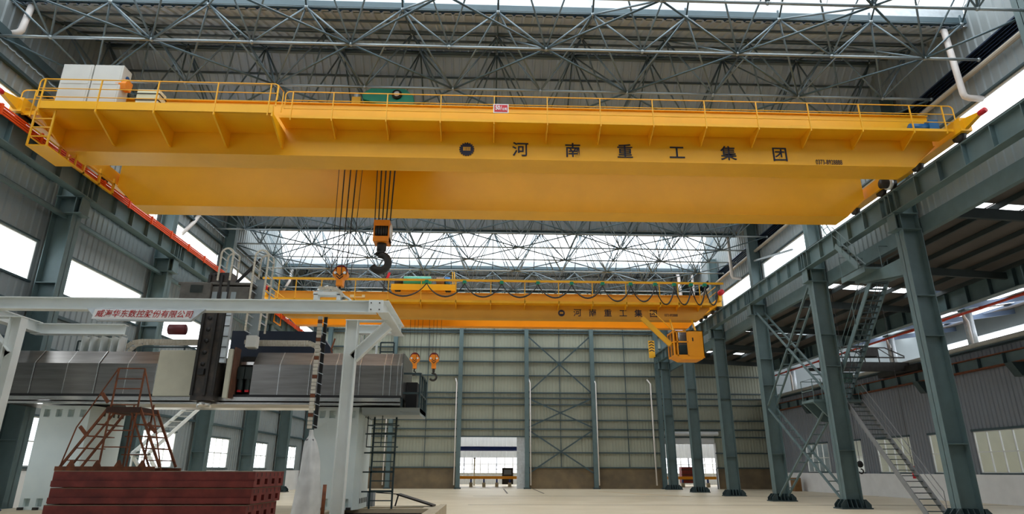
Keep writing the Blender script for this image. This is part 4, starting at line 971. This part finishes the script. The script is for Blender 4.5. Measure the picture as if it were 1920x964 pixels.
MB().box(-10.0, -9.6, 20.56, 20.6, 7.25, 7.5).build('sight_window', CABGL, hd)
for (x, w_) in ((-10.75, .25), (-10.25, .35)): MB().box(x, x + w_, 20.55, 20.9, 6.55, 6.95).build('maroon_tank', mat('maroon_paint', (96, 30, 40), .5, 0, .1, 4), hd)
MB().tube((-10.35, 20.4, 5.95), (-9.85, 20.4, 5.95), .17, 16).build('maroon_motor', mat('maroon_paint', (96, 30, 40)), t, True)
b = MB(); b.box(-8.12, -7.85, 21.2, 21.4, 5.5, 7.9); b.build('cable_duct', SHEETL, t); MB().box(-8.1, -7.75, 20.95, 21.25, 5.5, 5.9).build('terminal_box', CAB, t, bevel=.02)
MB().prism([(-9.9, 5.5), (-6.1, 5.5), (-6.1, 6.1), (-6.6, 6.72), (-9.9, 6.72)], 'y', 24.2, 24.6).build('rear_dark_block', mat('dark_navy_fill', (26, 38, 56), .5, 0, .06, 1), t)  # navy block added to fill the dark area behind the beam
# cable chains: link strips that bend over
def chain(parent_or_none, pts, w_dir, wd, th, name, step=.09, mt=OLIVE, label=None):
    P_ = [Vector(p) for p in pts]; out = [P_[0]]
    for a, c in zip(P_, P_[1:]):
        L = (c - a).length; n = max(1, int(L / step)); out += [a + (c - a) * (i + 1) / n for i in range(n)]
    b = MB(); W = Vector(w_dir).normalized() * wd / 2
    for i, (a, c) in enumerate(zip(out, out[1:])):
        for s_ in (-1, 1): b.cur = 0; b.bar(a + W * s_, a + W * s_ + (c - a) * .92, .025, th, tuple((c - a).cross(W).normalized()))
        if i % 3 == 0: b.cur = 1; b.bar(a - W, a + W, .03, .03)
    o = b.build(name, [mt, GALV], parent_or_none); return o
def arch(x0, x1, y, z0, z1): 
    r = (x1 - x0) / 2; cx = (x0 + x1) / 2; return [(x0, y, z0)] + [(cx - r * math.cos(PI * i / 10), y, z1 - r + r * math.sin(PI * i / 10)) for i in range(11)] + [(x1, y, z0)]
for (x0, x1, zt, z0) in ((-9.35, -8.95, 8.85, 7.7), (-8.2, -7.75, 8.8, 6.0)):
    chain(t, arch(x0 + .15, x1 + .15, 20.95, z0, zt), (0, 1, 0), .55, .06, 'vertical_cable_chain')
b = MB()
for k in range(3): b.path([(-9.7 + .05 * k, 21.0, 7.7), (-9.4, 20.9 - .03 * k, 7.35 + .06 * k), (-8.8, 20.9, 7.45 + .05 * k), (-8.3, 20.95, 8.1 + .05 * k), (-8.0, 21, 8.6)], .03, 6)
b.build('hose', BLACK, t, True)
zc = 5.95
chain(t, [(-9.9, 22.6, zc), (-12.3, 22.6, zc), (-12.6, 22.6, zc - .06), (-12.8, 22.6, zc - .25), (-12.85, 22.6, zc - .45)], (0, 1, 0), .35, .15, 'horizontal_cable_chain')
chain(t, [(-8.7, 22.6, zc), (-6.45, 22.6, zc), (-6.2, 22.6, zc - .1), (-6.12, 22.6, zc - .25), (-6.15, 22.6, zc - .45)], (0, 1, 0), .35, .15, 'horizontal_cable_chain')
MB().box(-11.0, -9.6, 22.3, 22.9, 5.46, 5.6).build('chain_tray', GALV, t)
for (x0, x1, zt) in ((-15.2, -14.5, 6.15), (-12.8, -9.8, 5.95), (-4.1, -3.6, 6.2)):
    b = MB()
    for z in (5.5, zt - .35, zt) if x1 - x0 < 1 else (zt,): b.bar((x0, 23.6, z), (x1, 23.6, z), .05, .05)
    for x in (x0, x1) if x1 - x0 < 1 else (x0, -11.3, x1): b.bar((x, 23.6, 5.4), (x, 23.6, zt), .05, .05)
    b.build('beam_top_rail', DARKGREEN, t)
# end platform with railing and ladder at the right end
pl = MB(); pl.box(-2.95, -2.3, 21.5, 23.6, 3.48, 3.62); pl.prism([(21.4, 3.62), (23.6, 3.62), (23.4, 3.4), (21.6, 3.4)], 'x', -4.2, -2.3); pl = pl.build('end_platform', SHEETL, t)
b = MB()
for x, y in ((-2.92, 21.5), (-2.33, 21.5), (-2.33, 22.2), (-2.33, 22.9), (-2.33, 23.55)): b.bar((x, y, 3.6), (x, y, 4.75), .06, .06, (1, 0, 0))
for z in (4.1, 4.75): b.bar((-2.92, 21.5, z), (-2.33, 21.5, z), .06, .06); b.bar((-2.33, 21.5, z), (-2.33, 23.55, z), .06, .06)
b.build('platform_railing', DARKGREEN, t); MB().box(-2.88, -2.5, 22.2, 22.9, 3.62, 4.55).build('platform_cabinet', BLACK, t)
ld = MB()
for x in (-3.95, -3.2): ld.bar((x, 22.6, .45), (x, 22.6, 3.6), .05, .06, (1, 0, 0))
for k in range(10): ld.bar((-3.95, 22.6, .7 + .31 * k), (-3.2, 22.6, .7 + .31 * k), .035, .035)
for k in range(5): ld.bar((-4.5, 22.6, .98 + .62 * k), (-3.2, 22.6, .98 + .62 * k), .05, .05)
for z in (2.4, 3.1): ld.path([(-3.95, 22.6, z), (-4.1, 22.2, z), (-3.58, 21.95, z), (-3.05, 22.2, z), (-3.2, 22.6, z)], .02, 6)
for x, y in ((-4.1, 22.2), (-3.58, 21.95)): ld.tube((x, y, 2.4), (x, y, 3.6), .015, 6)
ld.build('ladder', DARKGREEN, t)

# ------------------------------------------------------------------ grey portal frame around the machine
t = thing('portal_frame', 'light grey painted portal frame of I beams standing in front of the machine', 'frame', (-9.4, 19, .45))
def ibeam(p, q, h, w_, name, m=FRAMEP, parent=t, up=(0, 0, 1)):
    p = Vector(p); q = Vector(q); u = Vector(up); d = (q - p).normalized(); sd = d.cross(u).normalized(); u = sd.cross(d)
    b = MB(); b.bar(p + u * (h / 2 - .01), q + u * (h / 2 - .01), w_, .02, up); b.bar(p - u * (h / 2 - .01), q - u * (h / 2 - .01), w_, .02, up); b.bar(p, q, .016, h - .02, up); return b.build(name, m, parent)
ZF = 6.28
bm = ibeam((-15.75, 18.5, ZF), (-3.42, 18.5, ZF), .36, .3, 'front_beam')
MB().box(-3.62, -3.2, 18.33, 18.36, ZF - .19, ZF + .19).build('splice_plate', FRAMEP, t)
for x in (-3.55, -3.3):
    for z in (ZF - .1, ZF + .1): MB().tube((x, 18.31, z), (x, 18.33, z), .02, 8).build('bolt', BLACK, t)
ibeam((-3.2, 18.35, ZF), (-3.2, 21.9, ZF), .36, .34, 'side_beam'); ibeam((-15.6, 18.35, ZF), (-15.6, 21.9, ZF), .36, .34, 'side_beam')
ibeam((-5.0, 21.7, ZF), (-3.1, 21.7, ZF), .3, .3, 'rear_beam'); ibeam((-15.7, 21.9, ZF - .05), (-12.6, 21.9, ZF - .05), .36, .3, 'rear_beam')
for x in (-14.0, -13.7, -13.35, -13.0, -12.75): MB().box(x - .012, x + .012, 21.9, 22.3, 5.46, 6.03).build('rear_fin', FRAMEP, t)
MB().box(-14.05, -12.7, 22.28, 22.3, 5.46, 6.03).build('rear_plate', FRAMEP, t)
for x in (-4.9, -4.5, -3.95): MB().box(x - .012, x + .012, 21.8, 22.1, 5.46, 6.12).build('rear_fin', FRAMEP, t)
ZP = 6.08
for sx, xp, xs_ in ((1, -4.3, -3.2), (-1, -14.5, -15.6)):
    ibeam((xp, 19.5, .45), (xp, 19.5, ZP), .34, .3, 'post', up=(0, 1, 0)) if False else ibeam((xp, 19.5, .45), (xp, 19.5, ZP), .36, .3, 'post', up=(1, 0, 0))
    MB().box(min(xp - .2 * sx, xs_), max(xp - .2 * sx, xs_), 19.34, 19.66, ZP, ZP + .025).build('head_plate', FRAMEP, t)
    ibeam((xp + .1 * sx, 19.5, ZP - 1.15), (xs_, 19.5, ZP - .12), .3, .28, 'knee_brace')
# sign with the maker's name below the front beam
sg_ = MB(); sg_.prism([(-11.75, 6.12), (-8.35, 6.12), (-8.75, 5.76), (-11.4, 5.76)], 'y', 18.28, 18.42); sg_ = sg_.build('sign_board', GALV, t)
MB().prism([(-11.5, 6.09), (-8.7, 6.09), (-8.75, 5.8), (-11.55, 5.8)], 'y', 18.27, 18.28).build('sign_face', WHITE, sg_)
text_mesh('sign_lettering', '\u5a01\u6d77\u534e\u4e1c\u6570\u63a7\u80a1\u4efd\u6709\u9650\u516c\u53f8', .235, mat('dark_red_lettering', (176, 30, 34), .6, 0, .1, 3), sg_, (-10.08, 18.262, 5.945), shear=.25, extrude=.002, bold=.001, sx=.985)
# bracket trolley on the beam with its hanging drag chain
t = thing('cable_trolley', 'small grey bracket with a curled cable chain sitting on the portal beam', 'trolley', (-4.9, 18.5, 6.46))
b = MB(); b.box(-5.3, -4.45, 18.36, 18.42, 6.62, 6.72); b.box(-5.3, -4.45, 18.58, 18.64, 6.62, 6.72)
for x in (-5.28, -4.6): b.box(x, x + .12, 18.36, 18.64, 6.47, 6.65)
b.bar((-4.5, 18.5, 6.68), (-4.2, 18.5, 6.5), .25, .05); b.build('bracket', FRAMEP, t)
chain(t, [(-5.15, 18.5, 6.86)] + [(-4.85 + .42 * math.sin(a), 18.5, 6.55 + .3 * math.cos(a)) for a in [-.5 + .26 * i for i in range(9)]], (0, 1, 0), .28, .09, 'curled_chain')
MB().tube((-5.2, 18.5, 6.78), (-4.9, 18.5, 6.9), .07, 8).build('strut', FRAMEP, t)
t = thing('drag_chain', 'rust-spotted cable drag chain hanging from the portal beam into plastic wrapping', 'cable chain', (-5.1, 18.9, 2.8))
for d in (0,):
    b = MB(); z = 6.08; i = 0
    while z > 2.8:
        x = -5.13 - .0 * (6.2 - z); b.cur = 1 if i % 5 in (1,) else 0; b.box(x - .075, x + .05, 18.82, 18.9, z - .1, z - .01)
        z -= .11; i += 1
    b.build('light_links', [mat('ivory_link', (204, 198, 184), .6, 0, .12, 6), RUSTY], t)
    b = MB(); b.box(-5.06, -4.96, 18.95, 19.0, 2.8, 6.08); b.build('dark_links', BLACK, t)
    b = MB()
    for k in range(11): b.bar((-5.07, 18.9, 5.9 - .3 * k), (-4.92, 18.9, 5.84 - .3 * k), .02, .02)
    b.build('cross_bar', GALV, t)
b = MB(); n, m_ = 26, 14; vs = []
for j in range(m_ + 1):
    f = j / m_; z = .46 + 2.3 * f; r = (.06 + .36 * (1 - f) ** .62)
    if j == m_ - 1: r = .07
    for i in range(n):
        a = 2 * PI * i / n; rr = r * (1 + .10 * math.sin(5 * a + 3 * f) + .07 * math.sin(9 * a - 7 * f) + .04 * math.sin(17 * a + 11 * f)); vs.append((-5.06 + .05 * math.sin(4 * f) - .02 * (1 - f) + rr * math.cos(a) * (.9), 18.95 + rr * math.sin(a), z))
b.add(vs, [(j * n + i, j * n + (i + 1) % n, (j + 1) * n + (i + 1) % n, (j + 1) * n + i) for j in range(m_) for i in range(n)])
pw = b.build('plastic_wrapping', FILM, None, True); tag(pw, 'crumpled white plastic sheeting wrapped round the end of the hanging chain', 'wrapping')
tag(MB().box(-5.2, -4.98, 18.85, 19.05, .5, 2.5).build('wrapped_chain_bundle', mat('grey_bundle', (120, 122, 124), .6, 0, .2, 5)), 'grey bundle of chain showing through the white plastic', 'bundle')
# ropes and hanging strap behind
tag(MB().path([(-5.4, 21.9, 6.0), (-5.5, 21.9, 5.6), (-5.45, 21.9, 5.5)], .03, 6).build('hanging_strap', RUSTY), 'short brown strap hanging behind the portal beam', 'strap')
b = MB()
for k in range(3): b.path([(-7.6 + .05 * k + .45 * math.cos(a) * (1 - .15 * k), 21.0 + .5 * math.sin(a), .47 + .05 * k + .1 * abs(math.sin(a * 1.5))) for a in [i * .45 for i in range(14)]], .02, 5)
tag(b.build('cable_coil', DARK, None, True), 'loose dark cables coiled on the foundation beside the red plates', 'cable')
tag(MB().ball((-14.6, 20.3, .52), .3, 12, 6, (1.3, .8, .28)).build('blue_bag', mat('blue_bag', (26, 44, 92), .7, 0, .15, 5), None, True), 'dark blue bag lying at the foot of the left machine column', 'bag')

# ------------------------------------------------------------------ stacked red slabs with slotted ends
def slab(k, x0, x1, y0, y1, z0, z1, label, two):
    t = thing('cast_plate', label, 'plate', ((x0 + x1) / 2, (y0 + y1) / 2, z0), 'stacked red cast plates')
    h = z1 - z0; wins = []; n = 4
    for i in range(n): cy = y0 + .25 + i * (y1 - y0 - .5) / (n - 1); wins.append((cy - .09, cy + .09, z0 + .1 * h + .02, z0 + .52 * h))
    b = MB(); b.box(x0, x1 - .25, y0, y1, z0, z1 - .012)
    for (u0, u1, v0, v1) in holes_rects(y0, y1, z0, z1 - .012, wins): b.box(x1 - .25, x1, u0, u1, v0, v1)
    b.box(x0, x1, y0 - .03, y0, z0 + .015, z0 + .4 * h)
    b.build('plate_body', REDPRIM, t)
    MB().box(x0, x1, y0, y1, z1 - .012, z1).build('plate_top', TOPDIRT, t)
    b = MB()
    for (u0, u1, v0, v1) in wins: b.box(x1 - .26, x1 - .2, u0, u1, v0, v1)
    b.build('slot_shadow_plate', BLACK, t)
    b = MB()
    for i in range(7): yy = y0 + .15 + i * (y1 - y0 - .3) / 6; b.box(x1, x1 + .004, yy - .015, yy + .015, z0 + .66 * h, z0 + .9 * h)
    b.build('end_slot', DARK, t)
lab = ['lowest red cast plate of the stack in front', 'fourth red cast plate from the top of the stack', 'third red cast plate from the top of the stack', 'second red cast plate from the top, darker faced', 'topmost red cast plate of the stack, carrying the rusty steps']
zz = [0, .33, .66, .985, 1.31, 1.64]
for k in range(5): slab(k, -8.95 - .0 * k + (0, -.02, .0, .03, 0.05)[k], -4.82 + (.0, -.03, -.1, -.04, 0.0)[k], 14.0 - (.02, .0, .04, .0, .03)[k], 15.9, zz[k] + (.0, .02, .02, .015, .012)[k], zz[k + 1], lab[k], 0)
b = MB()
for k in range(1, 5):
    for x in (-8.6, -6.9, -5.2): b.box(x - .1, x + .1, 14.1, 15.8, zz[k], zz[k] + (.0, .02, .02, .015, .012)[k])
tag(b.build('timber_packers', TOPDIRT), 'thin packing strips pressed between the stacked red plates', 'packer')

# ------------------------------------------------------------------ rusty mobile steps on top of the plates
t = thing('rusty_steps', 'rusty double-sided access steps with handrails standing on the red plates', 'steps', (-8.1, 14.9, 1.64))
z0 = 1.64; zt = 2.98
MB().box(-9.28, -7.2, 14.55, 14.62, z0, z0 + .09).build('base_rail', RUSTY, t); MB().box(-9.28, -7.0, 15.35, 15.42, z0, z0 + .06).build('base_rail', RUSTY, t)
def flight(x0, x1, y, side):
    xa, xb = x0, x1
    for yy in (y, y + .75): MB().bar((xa, yy, z0 + .08), (xb, yy, zt), .035, .05).build('stringer', RUSTY, t)
    for k in range(5): f = (k + .5) / 5; x = xa + (xb - xa) * f; z = z0 + .08 + (zt - z0 - .08) * f; MB().box(min(x, x + side * .22), max(x, x + side * .22), y, y + .75, z, z + .02).build('tread', RUSTY, t)
    MB().bar((xa + side * .22, y, z0 + .08), (xb + side * .22, y, zt), .03, .035).build('stringer', RUSTY, t)
flight(-9.2, -8.42, 14.6, 1); flight(-7.1, -7.75, 14.6, -1)
MB().box(-8.45, -7.72, 14.55, 15.4, zt - .12, zt).build('top_deck', mat('burnt_rust', (58, 34, 24), .8, 0, .2, 6), t)
for x in (-8.38, -7.8):
    MB().bar((x - .0, 14.58, z0), (x + .02, 14.58, zt + .85), .03, .03, (1, 0, 0)).build('upright', RUSTY, t)
for x in (-8.3, -7.85): MB().bar((x, 15.38, z0), (x, 15.38, zt + .12), .03, .03, (1, 0, 0)).build('upright', RUSTY, t)
for z in (zt - .5, zt - .85, zt + .05, zt + .4, zt + .62, zt + .85): MB().bar((-8.38, 14.58, z), (-7.79, 14.58, z), .025, .025).build('cross_rail', RUSTY, t)
for z in (z0 + .35, z0 + .75): MB().bar((-8.38, 15.38, z), (-7.79, 15.38, z), .025, .025).build('cross_rail', RUSTY, t)
MB().path([(-9.2, 14.58, z0 + .05), (-9.02, 14.58, z0 + .9), (-8.37, 14.58, zt + .85)], .016, 6).build('handrail', RUSTY, t)
MB().path([(-7.05, 14.58, z0 + .02), (-7.35, 14.58, z0 + 1.0), (-7.79, 14.58, zt + .85)], .016, 6).build('handrail', RUSTY, t)
for p, q in (((-8.95, 14.58, z0 + .92), (-8.75, 14.58, z0 + .72)), ((-8.62, 14.58, zt + .3), (-8.45, 14.58, zt + .1)), ((-7.5, 14.58, z0 + 1.0), (-7.3, 14.58, z0 + .8))): MB().bar(p, q, .03, .07).build('rail_stay', RUSTY, t)
for x in (-8.95, -8.4, -7.95, -7.45): MB().prism([(x - .09, z0 + .08), (x + .09, z0 + .08), (x + .02, z0 + .22), (x - .02, z0 + .22)], 'y', 14.54, 14.56).build('foot_gusset', RUSTY, t)

# pale stairs by the left wall seen under the machine beam
t = thing('wall_stairs', 'pale grey stairs by the left wall seen below the machine beam', 'stairs', (-15.4, 32, 0))
for x in (-15.7, -15.0):
    MB().bar((x, 34.4, 4.9), (x, 29.6, 2.3), .05, .18).build('stringer', FRAMEP, t); MB().bar((x, 29.6, 2.3), (x, 33.0, .1), .05, .18).build('stringer', FRAMEP, t)
for k in range(9): f = (k + .5) / 9; MB().box(-15.7, -15.0, 29.6 + 4.8 * f - .1, 29.6 + 4.8 * f + .1, 2.3 + 2.6 * f, 2.33 + 2.6 * f).build('tread', FRAMEP, t)
for k in range(8): f = (k + .5) / 8; MB().box(-15.7, -15.0, 29.6 + 3.4 * f - .1, 29.6 + 3.4 * f + .1, 2.3 - 2.2 * f, 2.33 - 2.2 * f).build('tread', FRAMEP, t)
for y, z in ((29.6, 2.3), (34.4, 4.9)): MB().box(-15.72, -14.98, y - .3, y + .3, z - .05, z + .02).build('landing', FRAMEP, t)
MB().bar((-15.65, 29.6, 0), (-15.65, 29.6, 2.28), .07, .07, (1, 0, 0)).build('post', FRAMEP, t); MB().bar((-15.9, 34.4, 4.85), (-15.3, 34.4, 4.85), .07, .07).build('wall_bracket', FRAMEP, t)
